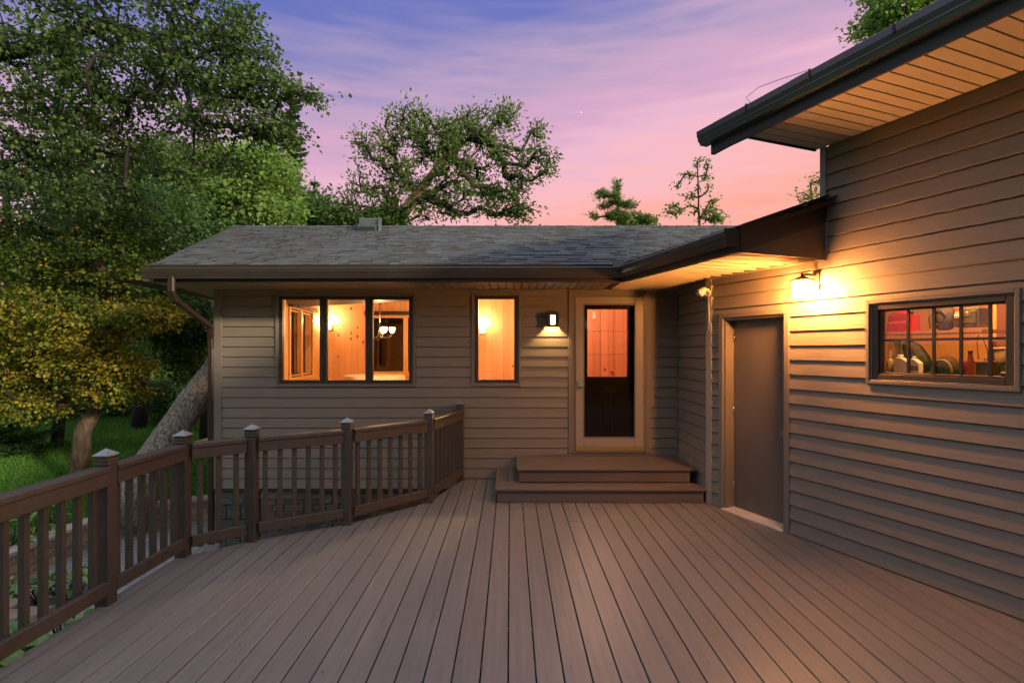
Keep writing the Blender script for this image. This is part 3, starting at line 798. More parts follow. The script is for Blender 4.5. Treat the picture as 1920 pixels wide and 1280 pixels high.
pier(-2.52, -2.20, 7.06, 7.46, -1.12, -0.16, 5, 2).build('pier', M['stone'], house, 0.012, seg=2)
a = MB(); a.box(-1.86, -1.77, 7.05, 7.14, -1.12, -0.16); a.build('support_post', M['rail'], house, 0.004)
# ================================================================= THE GARAGE
garage = empty('garage', (3.6, 2.9, 0), 'tall taupe clapboard garage wing with a plain side door and deep soffit', 'garage')
ZU = 3.43
gs, gz1 = gpx(1630, 570, 0)[0], gpx(1630, 567, 0)[1]
ge, gz0 = gpx(1914, 570, 0)[0], gpx(1630, 716, 0)[1]
GDOOR = (0.185, 1.05, 0.0, 2.07)
GWIN = (gs, ge, gz0, gz1)
PH = 0.0095
w = siding(MB(TG), 0.062, 1.42, 0.01, ZS + 0.02, [GDOOR], phase=PH)
siding(w, 1.42, 14.0, 0.01, ZU, [GWIN], phase=PH)  # unseen length past the camera added to keep low sun off the deck
backing(w, 0.0, 1.42, -0.13, ZS + 0.5, [GDOOR], -0.018); backing(w, 1.42, 14.0, -0.13, ZU + 0.05, [GWIN], -0.018)
w.build('wall', M['siding'], garage, fix=False)
a = MB(TG); a.box(-0.022, 0.062, -0.02, 0.022, 0.0, ZS); a.build('corner_board', M['trim_light'], garage, 0.003)
a = MB(TG); a.box(1.365, 1.42, -0.03, 0.024, 2.98, ZU); a.box(1.382, 1.42, -0.03, 0.018, 2.46, 2.98); a.build('corner_board', surf('grey_trim', (0.27, 0.25, 0.26), 0.5, 0.06), garage, 0.003)
a = MB(TG); a.box(1.37, 1.42, -4.0, -0.03, 2.3, ZU); a.build('end_wall', M['siding'], garage)
a = MB(TG); a.box(0.0, 14.0, -0.06, -0.012, -1.1, 0.0); a.build('foundation', M['stone'], garage)
# side door
s0, s1, z0, z1 = GDOOR
a = MB(TG)
a.box(s0 - 0.005, s0 + 0.048, -0.02, 0.030, 0.0, z1 + 0.005); a.box(s1 - 0.048, s1 + 0.005, -0.02, 0.030, 0.0, z1 + 0.005); a.box(s0 + 0.048, s1 - 0.048, -0.02, 0.030, z1 - 0.043, z1 + 0.005)
a.box(s0 + 0.046, s0 + 0.072, -0.14, 0.006, 0.0, z1 - 0.043); a.box(s1 - 0.072, s1 - 0.046, -0.14, 0.006, 0.0, z1 - 0.043); a.box(s0 + 0.072, s1 - 0.072, -0.14, 0.006, z1 - 0.068, z1 - 0.043)
gd = a.build('side_door', M['trim'], garage, 0.003)
a = MB(TG); a.box(s0 + 0.075, s1 - 0.075, -0.145, -0.105, 0.03, z1 - 0.071); a.build('door_leaf', M['door'], gd, 0.003)
a = MB(TG); a.hexa(((s0 + 0.05, -0.145, 0.003), (s1 - 0.05, -0.145, 0.003), (s1 - 0.05, 0.055, 0.003), (s0 + 0.05, 0.055, 0.003)), ((s0 + 0.05, -0.145, 0.028), (s1 - 0.05, -0.145, 0.028), (s1 - 0.05, 0.055, 0.014), (s0 + 0.05, 0.055, 0.014)))
a.build('threshold', surf('pale_threshold', (0.50, 0.44, 0.38), 0.45, 0.12), gd)
a = MB(TG); a.tube([(0.925, -0.105, 0.90), (0.925, -0.075, 0.90), (0.925, -0.06, 0.90), (0.925, -0.035, 0.90)], [0.022, 0.012, 0.026, 0.018], 12)
a.build('door_knob', surf('old_brass', (0.35, 0.24, 0.1), 0.3, 0.1, metal=0.8), gd)
a = MB(TG); a.tube([(0.925, -0.105, 1.02), (0.925, -0.09, 1.02)], 0.018, 12); a.build('deadbolt', M['steel'], gd)
for zz in (.25, 1.05, 1.82): a = MB(TG); a.tube([(.262, -.102, zz - .045), (.262, -.102, zz + .045)], .007, 8); a.build('hinge', M['steel'], gd)
# window
s0, s1, z0, z1 = GWIN
a = MB(TG); frame(a, s0 - 0.01, s1 + 0.01, z0 - 0.01, z1 + 0.012, 0.028, -0.02, 0.034); frame(a, s0 + 0.018, s1 - 0.018, z0 + 0.018, z1 - 0.016, 0.01, -0.06, 0.016)
gw = a.build('window', M['trim'], garage, 0.003)
a = MB(TG); frame(a, s0 + 0.028, s1 - 0.028, z0 + 0.028, z1 - 0.026, 0.045, -0.07, 0.010, wb=0.04, wt=0.04); frame(a, s0 + 0.073, s1 - 0.073, z0 + 0.068, z1 - 0.066, 0.012, -0.06, -0.012); a.build('sash', M['frame'], gw, 0.004)
a = MB(TG); a.box(s0 + 0.08, s1 - 0.08, -0.045, -0.041, z0 + 0.075, z1 - 0.07); a.build('pane', M['glass'], gw)
a = MB(TG)
gu0, gu1 = s0 + 0.085, s1 - 0.085
xs = [gpx(p, 620, -0.03)[0] for p in (1703, 1751, 1802, 1857)]
zm = gpx(1760, 636, -0.03)[1]
for u in xs: a.box(u - 0.009, u + 0.009, -0.038, -0.024, z0 + 0.08, z1 - 0.078)
cuts = [gu0] + [v for u in xs for v in (u - 0.009, u + 0.009)] + [gu1]
for u, v in zip(cuts[0::2], cuts[1::2]): a.box(u, v, -0.037, -0.025, zm - 0.009, zm + 0.009)
a.build('grille', M['black'], gw)
# small hook left on the window head
# upper soffit: narrow strips square to the wall, a fascia and a dark gutter along the eave
OHG = 0.875
a = MB(TG); s = 1.345
while s < 13.9:
    a.box(s, s + 0.088, 0.018, OHG - 0.012, ZU, ZU + 0.02); s += 0.1
# rows of fine slots pressed in each strip
us = a.build('upper_soffit', None or M['soffit'], garage)
def perforated():
    m, nt, N, L, b = new_mat('perforated_soffit')
    b.inputs['Roughness'].default_value = 0.6
    tc = N.new('ShaderNodeTexCoord'); sp = N.new('ShaderNodeSeparateXYZ'); L.new(tc.outputs['Object'], sp.inputs[0])
    def Mt(op, p, q=None):
        n = N.new('ShaderNodeMath'); n.operation = op
        for i, v in enumerate((p, q)):
            if v is None: continue
            if isinstance(v, (int, float)): n.inputs[i].default_value = v
            else: L.new(v, n.inputs[i])
        return n.outputs[0]
    al = Mt('ADD', Mt('MULTIPLY', sp.outputs[0], GD.x), Mt('MULTIPLY', sp.outputs[1], GD.y))
    ou = Mt('ADD', Mt('MULTIPLY', sp.outputs[0], GN.x), Mt('MULTIPLY', sp.outputs[1], GN.y))
    fa = Mt('FRACT', Mt('DIVIDE', al, 0.0125)); fo = Mt('FRACT', Mt('DIVIDE', ou, 0.012))
    hole = Mt('MULTIPLY', Mt('LESS_THAN', Mt('ABSOLUTE', Mt('SUBTRACT', fa, 0.5)), 0.30), Mt('LESS_THAN', Mt('ABSOLUTE', Mt('SUBTRACT', fo, 0.5)), 0.22))
    mx = N.new('ShaderNodeMix'); mx.data_type = 'RGBA'; mx.inputs[6].default_value = (0.62, 0.50, 0.36, 1); mx.inputs[7].default_value = (0.34, 0.26, 0.18, 1)
    L.new(hole, mx.inputs[0]); L.new(mx.outputs[2], b.inputs['Base Color'])
    return m
us.data.materials[0] = perforated()
a = MB(TG); a.box(1.345, 13.9, 0.0, OHG - 0.01, ZU + 0.008, ZU + 0.016); a.build('soffit_grooves', M['soffit_dark'], us)
a = MB(TG); a.box(1.0, 14.0, OHG - 0.012, OHG + 0.010, ZU - 0.045, ZU + 0.15); a.box(1.322, 1.344, 0.03, OHG - 0.013, ZU - 0.014, ZU + 0.15)
a.hexa(((1.0, OHG - .03, ZU - .045), (1.322, OHG - .03, ZU - .03), (1.322, OHG - .013, ZU - .03), (1.0, OHG - .013, ZU - .045)), ((1.0, OHG - .03, ZU + .1), (1.322, OHG - .03, ZU + .1), (1.322, OHG - .013, ZU + .1), (1.0, OHG - .013, ZU + .1)))
a.build('fascia', M['fascia_dark'], garage, 0.003)
a = MB(); g0 = TG((0.955, OHG + 0.012, ZU + 0.035)); g1 = TG((14.0, OHG + 0.012, ZU + 0.035)); sweep(a, GP, [g0, g1], [GN])
gut2 = a.build('gutter', M['gutter_dark'], garage, 0.002)
for k in range(8):
    a = MB(); u = 1.5 + k * 0.55; a.box(u, u + 0.012, OHG + 0.012, OHG + 0.131, ZU + 0.152, ZU + 0.160); a.box(u, u + 0.012, OHG + 0.120, OHG + 0.132, ZU + 0.10, ZU + 0.152); a.V = [tuple(TG(v)) for v in a.V]; a.build('gutter_hanger', M['black'], gut2)
a = MB(); pts = [TG(q) for q in ((1.55, OHG + 0.13, ZU + 0.15), (1.52, OHG + 0.14, ZU + 0.20), (1.62, OHG + 0.12, ZU + 0.235), (1.80, OHG + 0.08, ZU + 0.225), (2.05, OHG + 0.02, ZU + 0.20))]
a.tube(pts, 0.0022, 5); a.build('roof_cable', M['black'], gut2)
RS = 0.30; rcs = 1 / math.hypot(1, RS)
a = MB(); gro = TG((0.94, OHG + 0.04, ZU + 0.185)); shingles(a, gro, GD, -GN * rcs + Vector((0, 0, RS * rcs)), 30, lambda u: 0.0, lambda u: 13.0, random.Random(9), th=0.011)
rf = a.build('roof', M['shingle'], garage, fix=False)
a = MB(TG); a.hexa(((0.945, OHG + 0.03, ZU + 0.13), (14.0, OHG + 0.03, ZU + 0.13), (14.0, -3.2, ZU + 0.13 + 4.1 * RS), (0.945, -3.2, ZU + 0.13 + 4.1 * RS)), ((0.945, OHG + 0.03, ZU + 0.172), (14.0, OHG + 0.03, ZU + 0.172), (14.0, -3.2, ZU + 0.172 + 4.1 * RS), (0.945, -3.2, ZU + 0.172 + 4.1 * RS)))  # eave and roof lengthened unseen behind the camera for the same shade
a.build('roof_deck', M['fascia_dark'], rf)
# workshop inside
a = MB(TG)
backing(a, 0.1, 4.6, -0.1, 2.62, [GDOOR, GWIN], -0.15); a.box(0.05, 4.6, -1.55, -1.5, -0.1, 2.6); a.box(4.6, 4.65, -1.55, -0.16, -0.1, 2.6); a.box(0.0, 0.05, -1.55, -0.16, -0.1, 2.6)
a.box(0.05, 4.6, -1.5, -0.16, 2.6, 2.64); a.box(0.05, 4.6, -1.5, -0.16, -0.1, 0.0)
a.build('workshop_wall', M['plaster'], garage, fix=False)
a = MB(TG); ct = gpx(1865, 560, -0.9)[0]; a.box(ct - 0.02, ct + 0.03, -1.49, -0.86, 0.0, 2.59); a.build('partition', M['pine_trim'], garage)
a = MB(TG); zb = gpx(1750, 701, -0.2)[1]; a.box(0.9, 3.6, -0.78, -0.155, zb - 0.04, zb); a.build('workbench', surf('bench_top', (0.16, 0.10, 0.06), 0.6, 0.2), garage)
BZ = zb
OI = -0.26
def ib(px0, px1, py0, py1, o0=OI, d=0.1):
    u0, zt = gpx(px0, py0, o0); u1, zq = gpx(px1, py1, o0)
    return u0, u1, zq, zt
SHZ = gpx(1690, 622, -0.42)[1]
a = MB(TG); u0 = gpx(1640, 620, -0.42)[0]; u1 = gpx(1850, 620, -0.42)[0]; a.box(u0, u1, -0.80, -0.36, SHZ - 0.02, SHZ); a.build('shelf', M['pine_trim'], garage)

# ---------------------------------------------------------------- things on the bench and shelf
def gthing(name, u, o, z, label, cat, group=None): return empty(name, TG((u, o, z)), label, cat, group)
red = surf('red_plastic', (0.20, 0.012, 0.012), 0.35, 0.1)
# red fuel can
u0, u1, zq, zt = ib(1661, 1703, 579, 618, -0.45)
t = gthing('fuel_can', (u0 + u1) / 2, -0.5, SHZ, 'red plastic fuel can with raised lettering on the shelf inside the garage window', 'fuel can')
a = MB(TG); a.hexa(((u0, -.62, SHZ), (u1, -.62, SHZ), (u1, -.45, SHZ), (u0, -.45, SHZ)), ((u0 + .01, -.62, zt - .05), (u1 - .01, -.62, zt - .05), (u1 - .01, -.46, zt - .05), (u0 + .01, -.46, zt - .05)))
a.hexa(((u0 + .02, -.60, zt - .05), (u1 - .03, -.60, zt - .05), (u1 - .03, -.47, zt - .05), (u0 + .02, -.47, zt - .05)), ((u0 + .05, -.57, zt - .02), (u1 - .06, -.57, zt - .02), (u1 - .06, -.50, zt - .02), (u0 + .05, -.50, zt - .02)))
a.build('body', red, t, 0.012, seg=3)
a = MB(TG); a.tube([(u0 + .04, -.535, zt - .045), (u0 + .055, -.535, zt - .005), (u1 - .08, -.535, zt), (u1 - .055, -.535, zt - .045)], .011, 8); a.build('handle', red, t)
a = MB(TG); a.tube([(u1 - .03, -.53, zt - .055), (u1 - .03, -.53, zt - .01)], .02, 10); a.build('spout_cap', M['black'], t)
def lettering(txt, u, o, z, size, mat, par, name='lettering'):
    cu = bpy.data.curves.new(name, 'FONT'); cu.body = txt; cu.size = size; cu.extrude = 0.0008; cu.align_x = 'CENTER'; cu.align_y = 'CENTER'
    tmp = bpy.data.objects.new(name, cu); COL.objects.link(tmp)
    me = bpy.data.meshes.new_from_object(tmp.evaluated_get(bpy.context.evaluated_depsgraph_get()))
    bpy.data.objects.remove(tmp)
    Mx = Matrix(((GD.x, 0, GN.x, 0), (GD.y, 0, GN.y, 0), (0, 1, 0, 0), (0, 0, 0, 1)))
    base = TG((u, o, z)) - wloc(par)
    me.transform(Matrix.Translation(base) @ Mx)
    me.materials.clear(); me.materials.append(mat)
    ob = bpy.data.objects.new(name, me); COL.objects.link(ob); ob.parent = par
    return ob
lettering('GASOLINE', (u0 + u1) / 2, -.4545, (SHZ + zt) / 2 - .02, .030, surf('pale_red', (0.72, 0.16, 0.12), 0.4), t)
# dark rucksack
u0, u1, zq, zt = ib(1738, 1782, 574, 626, -0.46)
t = gthing('rucksack', (u0 + u1) / 2, -.5, SHZ, 'dark bulging rucksack beside the olive tool case on the garage shelf', 'rucksack')
a = MB(TG); a.ball(((u0 + u1) / 2, -.54, (SHZ + zt) / 2), ((u1 - u0) / 2, .09, (zt - SHZ) / 2), 14, 10); a.V = [v if True else v for v in a.V]; a.build('bag', surf('dark_canvas', (0.03, 0.026, 0.024), 0.8, 0.3, (20, 20, 20)), t)
a = MB(TG); cu_, cz_ = (u0 + u1) / 2 + .01, (SHZ + zt) / 2; a.lathe((0, 0, 0), [(0.001, 0)], 3) if False else None
a.tube([(cu_ + .042 * math.cos(k * .35), -.455, cz_ + .055 * math.sin(k * .35)) for k in range(18)], .006, 6); a.tube([(u0 + .02, -.47, SHZ + .02), (u0 + .02, -.45, cz_), (u0 + .03, -.47, zt - .02)], .006, 6); a.build('strap', M['black'], t)
# olive tool case with emblem plate and striped ribbon
u0, u1, zq, zt = ib(1783, 1832, 575, 627, -0.45)
t = gthing('tool_case', (u0 + u1) / 2, -.5, SHZ, 'olive hard tool case with a metal badge on the garage shelf', 'tool case')
olive = surf('olive_plastic', (0.060, 0.064, 0.034), 0.45, 0.12)
a = MB(TG); a.box(u0, u1, -.62, -.47, SHZ + .022, zt - .012); a.build('case', olive, t, .014, seg=3)
a = MB(TG); a.box(u0 + .01, u1 - .01, -.47, -.452, SHZ + .05, zt - .035); a.build('lid', olive, t, .01, seg=2)
a = MB(TG); a.box(u0 + .03, u1 - .02, -.472, -.455, SHZ + .022, SHZ + .045); a.build('handle', M['black'], t, .006)
cu_ = u0 + (u1 - u0) * .62; a = MB(TG); a.box(cu_ - .028, cu_ + .022, -.452, -.447, SHZ + .105, SHZ + .145); a.ball((cu_ - .002, TG((0, 0, 0)).x * 0 - .446, SHZ + .124), (.016, .004, .014)); a.build('badge', M['steel'], t)
u0, u1, zq, zt = ib(1789, 1799, 571, 596, -0.44)
def stripes():
    m, nt, N, L, b = new_mat('striped_ribbon')
    tc = N.new('ShaderNodeTexCoord'); sp = N.new('ShaderNodeSeparateXYZ'); L.new(tc.outputs['Object'], sp.inputs[0])
    q = N.new('ShaderNodeMath'); q.operation = 'MULTIPLY'; q.inputs[1].default_value = 1 / .012; L.new(sp.outputs[1], q.inputs[0])
    f = N.new('ShaderNodeMath'); f.operation = 'FRACT'; L.new(q.outputs[0], f.inputs[0])
    g = N.new('ShaderNodeMath'); g.operation = 'GREATER_THAN'; g.inputs[1].default_value = .5; L.new(f.outputs[0], g.inputs[0])
    mx = N.new('ShaderNodeMix'); mx.data_type = 'RGBA'; mx.inputs[6].default_value = (.45, .05, .03, 1); mx.inputs[7].default_value = (.75, .68, .55, 1)
    L.new(g.outputs[0], mx.inputs[0]); L.new(mx.outputs[2], b.inputs['Base Color']); b.inputs['Roughness'].default_value = .7
    return m
a = MB(TG)
n = 8
for k in range(n):
    z_a, z_b = zt - (zt - zq) * k / n, zt - (zt - zq) * (k + 1) / n; o_a, o_b = -.442 + .006 * math.sin(k * 1.1), -.442 + .006 * math.sin((k + 1) * 1.1)
    a.hexa(((u0, o_b - .002, z_b), (u1, o_b - .002, z_b), (u1, o_b, z_b), (u0, o_b, z_b)), ((u0, o_a - .002, z_a), (u1, o_a - .002, z_a), (u1, o_a, z_a), (u0, o_a, z_a)))
tag(root_at(a.build('ribbon', stripes(), None), TG(((u0 + u1) / 2, -.442, zq))), 'short red and white striped ribbon hanging in front of the olive case', 'ribbon')
# white roll
def lathe_g(name, u, o, z, prof, mat, par=None, n=18):
    c0 = TG((u, o, z)); a = MB(); a.lathe(c0, prof, n); return a.build(name, mat, par)
u0, u1, zq, zt = ib(1663, 1684, 640, 697, -0.42)
r_ = (u1 - u0) / 2
tag(root_at(lathe_g('paper_roll', (u0 + u1) / 2, -.45, BZ, [(.02, 0), (r_, .0), (r_, zt - BZ), (.02, zt - BZ), (.02, zt - BZ - .02)], M['white']), TG(((u0 + u1) / 2, -.45, BZ))), 'white paper towel roll standing at the left of the garage window', 'paper roll')
# leaning dark sack
u0, u1, zq, zt = ib(1686, 1745, 641, 697, -0.36)
t_ = MB(TG); pr = [((u0 + .06, -.40, BZ), .01), ((u0 + .165, -.39, BZ + .01), .075), ((u0 + .13, -.39, BZ + .10), .078), ((u0 + .09, -.38, BZ + .18), .07), ((u0 + .06, -.38, zt - .03), .05), ((u0 + .04, -.38, zt + .0), .03)]
t_.tube([p for p, r in pr[1:]], [r for p, r in pr[1:]], 14); o_ = t_.build('canvas_sack', surf('grey_canvas', (0.034, 0.030, 0.027), 0.85, 0.35, (14, 14, 14), .8, (30, 30, 30), .01), None)
tag(root_at(o_, TG((u0 + .1, -.39, BZ))), 'dark grey canvas sack slumped behind the pale jugs on the bench', 'sack')
# jugs and bottles
def jug(name, px0, px1, py0, o, mat, label, cat, capmat=None, group=None, neck=.3, sh=.62):
    u0, u1, zq, zt = ib(px0, px1, py0, 698, o); r = (u1 - u0) / 2; h = zt - BZ; u = (u0 + u1) / 2
    th_ = gthing(name, u, o, BZ, label, cat, group)
    lathe_g('body', u, o, BZ, [(r * .5, 0), (r * .97, .004), (r, .02), (r, h * sh), (r * .85, h * (sh + .10)), (r * neck, h * .84), (r * neck, h * .90)], mat, th_)
    lathe_g('cap', u, o, BZ, [(r * neck * 1.2, h * .89), (r * neck * 1.25, h * .90), (r * neck * 1.25, h), (r * neck * .9, h)], capmat or mat, th_)
    return th_
jug('bottle', 1662, 1675, 666, -.30, surf('tan_plastic', (0.30, 0.23, 0.14), .4), 'small tan bottle, leftmost on the bench behind the garage window', 'bottle')
def square_jug(px0, px1, py0, o, mat, label, lab2=None):
    u0, u1, zq, zt = ib(px0, px1, py0, 698, o); h = zt - BZ
    th_ = gthing('oil_jug', (u0 + u1) / 2, o, BZ, label, 'jug')
    a = MB(TG); a.prism([(u0, o - .05, BZ), (u1, o - .05, BZ), (u1, o - .05, BZ + h * .62), (u0 + (u1 - u0) * .52, o - .05, BZ + h * .86), (u0 + (u1 - u0) * .18, o - .05, BZ + h * .86), (u0, o - .05, BZ + h * .66)], TG((0, .055, 0)) - TG((0, 0, 0))) if False else None
    q = [(u0, BZ), (u1, BZ), (u1, BZ + h * .60), (u0 + (u1 - u0) * .50, BZ + h * .86), (u0 + (u1 - u0) * .18, BZ + h * .86), (u0, BZ + h * .66)]
    f = [a.v((u, o, z)) for u, z in q]; b_ = [a.v((u, o - .055, z)) for u, z in q]
    a.Fc.append(f); a.Fc.append(b_[::-1]); a.sm += [False, False]
    for k in range(6): a.Fc.append([f[k], f[(k + 1) % 6], b_[(k + 1) % 6], b_[k]]); a.sm.append(False)
    a.build('body', mat, th_, .006, seg=2)
    lathe_g('cap', u0 + (u1 - u0) * .34, o - .028, BZ, [((u1 - u0) * .17, h * .86), ((u1 - u0) * .18, h), ((u1 - u0) * .1, h)], M['white'], th_)
    if lab2:
        a = MB(TG); a.box(u0 + .006, u1 - .006, o - .001, o + .002, BZ + .015, BZ + h * .45); a.build('label_band', lab2, th_)
square_jug(1675, 1702, 665, -.27, M['white'], 'plain white oil jug on the bench at the lower left of the garage window')
square_jug(1703, 1723, 668, -.26, M['white'], 'white oil jug with a brown band on the garage bench', surf('brown_band', (0.30, 0.13, 0.05), .5))
# cap with curved strap
u0, u1, zq, zt = ib(1744, 1800, 666, 698, -.30); u = (u0 + u1) / 2
t = gthing('cap', u, -.31, BZ, 'dark cloth cap with a pale curved strap lying on the garage bench', 'cap')
a = MB(TG); a.ball((u, -.33, BZ + .01), ((u1 - u0) / 2 * .92, .085, zt - BZ - .01), 16, 10); a.V = [(v[0], v[1], max(v[2], BZ + .001)) for v in a.V]; a.build('crown', surf('dark_cloth', (0.045, 0.022, 0.02), .8, .3, (20, 20, 20)), t)
a = MB(TG); rr = (u1 - u0) / 2 * .66; a.tube([(u + .01 + rr * math.cos(math.pi * k / 12), -.245, BZ + .012 + (zt - BZ) * .66 * math.sin(math.pi * k / 12)) for k in range(13)], .009, 6); a.build('strap', surf('tan_strap', (0.32, 0.24, 0.12), .7), t)
a = MB(TG); a.hexa(((u0 - .01, -.31, BZ), (u - .02, -.29, BZ), (u - .02, -.23, BZ), (u0 - .005, -.23, BZ)), ((u0 - .01, -.31, BZ + .006), (u - .02, -.30, BZ + .02), (u - .02, -.23, BZ + .012), (u0 - .005, -.23, BZ + .006))); a.build('peak', M['black'], t, .003)
# red containers
jug('bottle', 1812, 1827, 657, -.25, surf('clear_red', (0.55, 0.05, 0.03), .25), 'tall red bottle with a black cap, right of the cap on the bench', 'bottle', M['black'], neck=.5, sh=.5)
u0, u1, zq, zt = ib(1804, 1812, 676, 698, -.29); r_ = (u1 - u0) / 2
tag(root_at(lathe_g('spray_can', (u0 + u1) / 2, -.29, BZ, [(r_ * .9, 0), (r_, .004), (r_, (zt - BZ) * .86), (r_ * .5, (zt - BZ) * .93), (r_ * .5, zt - BZ)], red), TG(((u0 + u1) / 2, -.29, BZ))), 'short red can tucked beside the tall red bottle', 'can')
# small toolbox
u0, u1, zq, zt = ib(1828, 1856, 674, 700, -.30)
t = gthing('toolbox', (u0 + u1) / 2, -.33, BZ, 'small brown toolbox between the red bottle and the brown bucket', 'toolbox')
a = MB(TG); a.box(u0, u1, -.40, -.30, BZ, zt - .03); a.build('box', surf('brown_tin', (0.12, 0.06, 0.03), .5, .2), t, .004)
a = MB(TG); a.box(u0 - .003, u1 + .003, -.403, -.297, zt - .03, zt - .01); a.build('lid', surf('brown_tin_lid', (0.14, 0.075, 0.04), .5, .2), t, .004)
a = MB(TG); a.tube([(u0 + .03, -.35, zt - .01), (u0 + .035, -.35, zt + .008), (u1 - .035, -.35, zt + .008), (u1 - .03, -.35, zt - .01)], .004, 6); a.build('handle', M['steel'], t)
# bucket
u0, u1, zq, zt = ib(1862, 1902, 651, 700, -.45); r_ = (u1 - u0) / 2; u = (u0 + u1) / 2; h = zt - BZ
t = gthing('bucket', u, -.47, BZ, 'brown tub with a paler rim at the right end of the garage bench', 'bucket')
lathe_g('tub', u, -.47, BZ, [(r_ * .85, 0), (r_ * .98, h * .92), (r_ * .9, h * .92), (r_ * .8, h * .5)], surf('brown_tub', (0.20, 0.12, 0.06), .6, .15), t)
lathe_g('rim', u, -.47, BZ, [(r_ * .98, h * .9), (r_ * 1.04, h * .91), (r_ * 1.04, h), (r_ * .9, h)], surf('pale_rim', (0.45, 0.36, 0.22), .5), t)
# cordless drill
u0, u1, zq, zt = ib(1868, 1897, 677, 702, -.24)
t = gthing('cordless_drill', (u0 + u1) / 2, -.25, BZ, 'black cordless drill in front of the brown tub', 'drill')
a = MB(TG); a.tube([(u0, -.25, zt - .012), (u0 + .02, -.25, zt - .012), (u0 + .045, -.25, zt - .012), (u1 - .03, -.25, zt - .012), (u1 - .01, -.25, zt - .015)], [.004, .008, .017, .022, .016], 10); a.build('motor_body', M['black'], t)
a = MB(TG); a.tube([(u1 - .035, -.25, zt - .025), (u1 - .022, -.25, BZ + .03)], [.016, .014], 8); a.build('grip', M['black'], t)
a = MB(TG); a.box(u1 - .06, u1 + .005, -.28, -.225, BZ, BZ + .03); a.build('battery', M['black'], t, .006)
# hanging cord
a = MB(TG)
k1 = [gpx(p, q, -.34) for p, q in ((1832, 632), (1838, 628), (1845, 640), (1851, 655), (1853, 668), (1850, 682))]
a.tube([(u, -.34, z) for u, z in k1], .0035, 6); k2 = [gpx(p, q, -.35) for p, q in ((1832, 628), (1832, 645), (1833, 660), (1835, 674))]; a.tube([(u, -.35, z) for u, z in k2], .003, 6)
tag(root_at(a.build('cord', surf('red_cord', (0.25, 0.06, 0.04), .5), None), TG((k1[-1][0], -.34, k1[-1][1]))), 'thin reddish cord hanging from the garage shelf', 'cord')

# ================================================================= LAMPS
def lantern(name, T, label, panel, strength, half=0.058, z0=2.135, z1=2.285, c=0.185, u=0.0):
    """square wall lantern: back plate, arm, pitched cap, glazed cage"""
    th_ = empty(name, T((u, 0, z0)), label, 'wall lamp')
    a = MB(T); a.box(u - .035, u + .035, 0.012, 0.03, z1 - .075, z1 + .075); a.box(u - .012, u + .012, .03, c + .01, z1 + .045, z1 + .065); a.tube([(u, c, z1 + .045), (u, c, z1 + .025)], .016, 8); a.ball((u, c, z1 + .07), .0105, 8, 6) if False else None
    a.build('bracket', M['bronze'], th_, .003)
    a = MB(T); h = half + .026
    a.hexa(((u - h, c - h, z1), (u + h, c - h, z1), (u + h, c + h, z1), (u - h, c + h, z1)), ((u - .018, c - .018, z1 + .036), (u + .018, c - .018, z1 + .036), (u + .018, c + .018, z1 + .036), (u - .018, c + .018, z1 + .036)))
    a.build('cap', M['bronze'], th_, .002)
    a = MB(T); e = .005
    for sx in (-1, 1):
        for sy in (-1, 1):
            a.box(u + sx * half - e, u + sx * half + e, c + sy * half - e, c + sy * half + e, z0, z1)
    for sy in (-1, 1):
        a.box(u - half + e, u + half - e, c + sy * half - e, c + sy * half + e, z0, z0 + .008); a.box(u - half + e, u + half - e, c + sy * half - e, c + sy * half + e, z1 - .010, z1)
        a.box(u + sy * half - e, u + sy * half + e, c - half + e, c + half - e, z0, z0 + .008); a.box(u + sy * half - e, u + sy * half + e, c - half + e, c + half - e, z1 - .010, z1)
    a.build('cage', M['bronze'], th_)
    g = half - .002
    mat = emit(name + '_glow', panel, strength)
    for q in range(4):
        a = MB(T)
        if q == 0: a.box(u - g + .006, u + g - .006, c + g - .002, c + g, z0 + .009, z1 - .011)
        if q == 1: a.box(u - g + .006, u + g - .006, c - g, c - g + .002, z0 + .009, z1 - .011)
        if q == 2: a.box(u - g, u - g + .002, c - g + .006, c + g - .006, z0 + .009, z1 - .011)
        if q == 3: a.box(u + g - .002, u + g, c - g + .006, c + g - .006, z0 + .009, z1 - .011)
        a.build('glass_panel', mat, th_)
    return th_
LW = gpx(1533, 540, 0)[0]
lantern('wall_lantern', lambda p: TG(p), 'lit square wall lantern with a dark cap above the garage side door', (1.0, 0.40, 0.10), 860.0, u=LW)

# lamp beside the entry door: dark hood open below, glowing front glass
lx, lz0, lz1 = 0.545, 1.99, 2.185
t = empty('door_lamp', TH((lx, 0, lz0)), 'small dark wall lamp lit beside the entry door', 'wall lamp')
a = MB(TH); a.box(lx - .075, lx + .075, .012, .026, lz0 + .02, lz1); a.build('back_plate', M['bronze'], t, .003)
a = MB(TH); a.box(lx - .075, lx - .068, .026, .150, lz0, lz1 - .02); a.box(lx + .068, lx + .075, .026, .150, lz0, lz1 - .02)
a.box(lx - .068, lx - .028, .143, .150, lz0, lz1 - .02); a.box(lx + .028, lx + .068, .143, .150, lz0, lz1 - .02); a.box(lx - .028, lx + .028, .143, .150, lz0, lz0 + .03); a.box(lx - .028, lx + .028, .143, .150, lz1 - .05, lz1 - .02)
a.build('hood', M['bronze'], t, .002)
a = MB(TH); a.box(lx - .085, lx + .085, .012, .162, lz1 - .02, lz1 - .008); a.box(lx - .05, lx + .05, .03, .125, lz1 - .008, lz1 + .008); a.build('cap', M['bronze'], t, .003)
a = MB(TH); a.box(lx - .028, lx + .028, .145, .148, lz0 + .03, lz1 - .05); a.build('front_glass', emit('cool_glow', (1.0, 0.95, 0.68), 11.0), t)
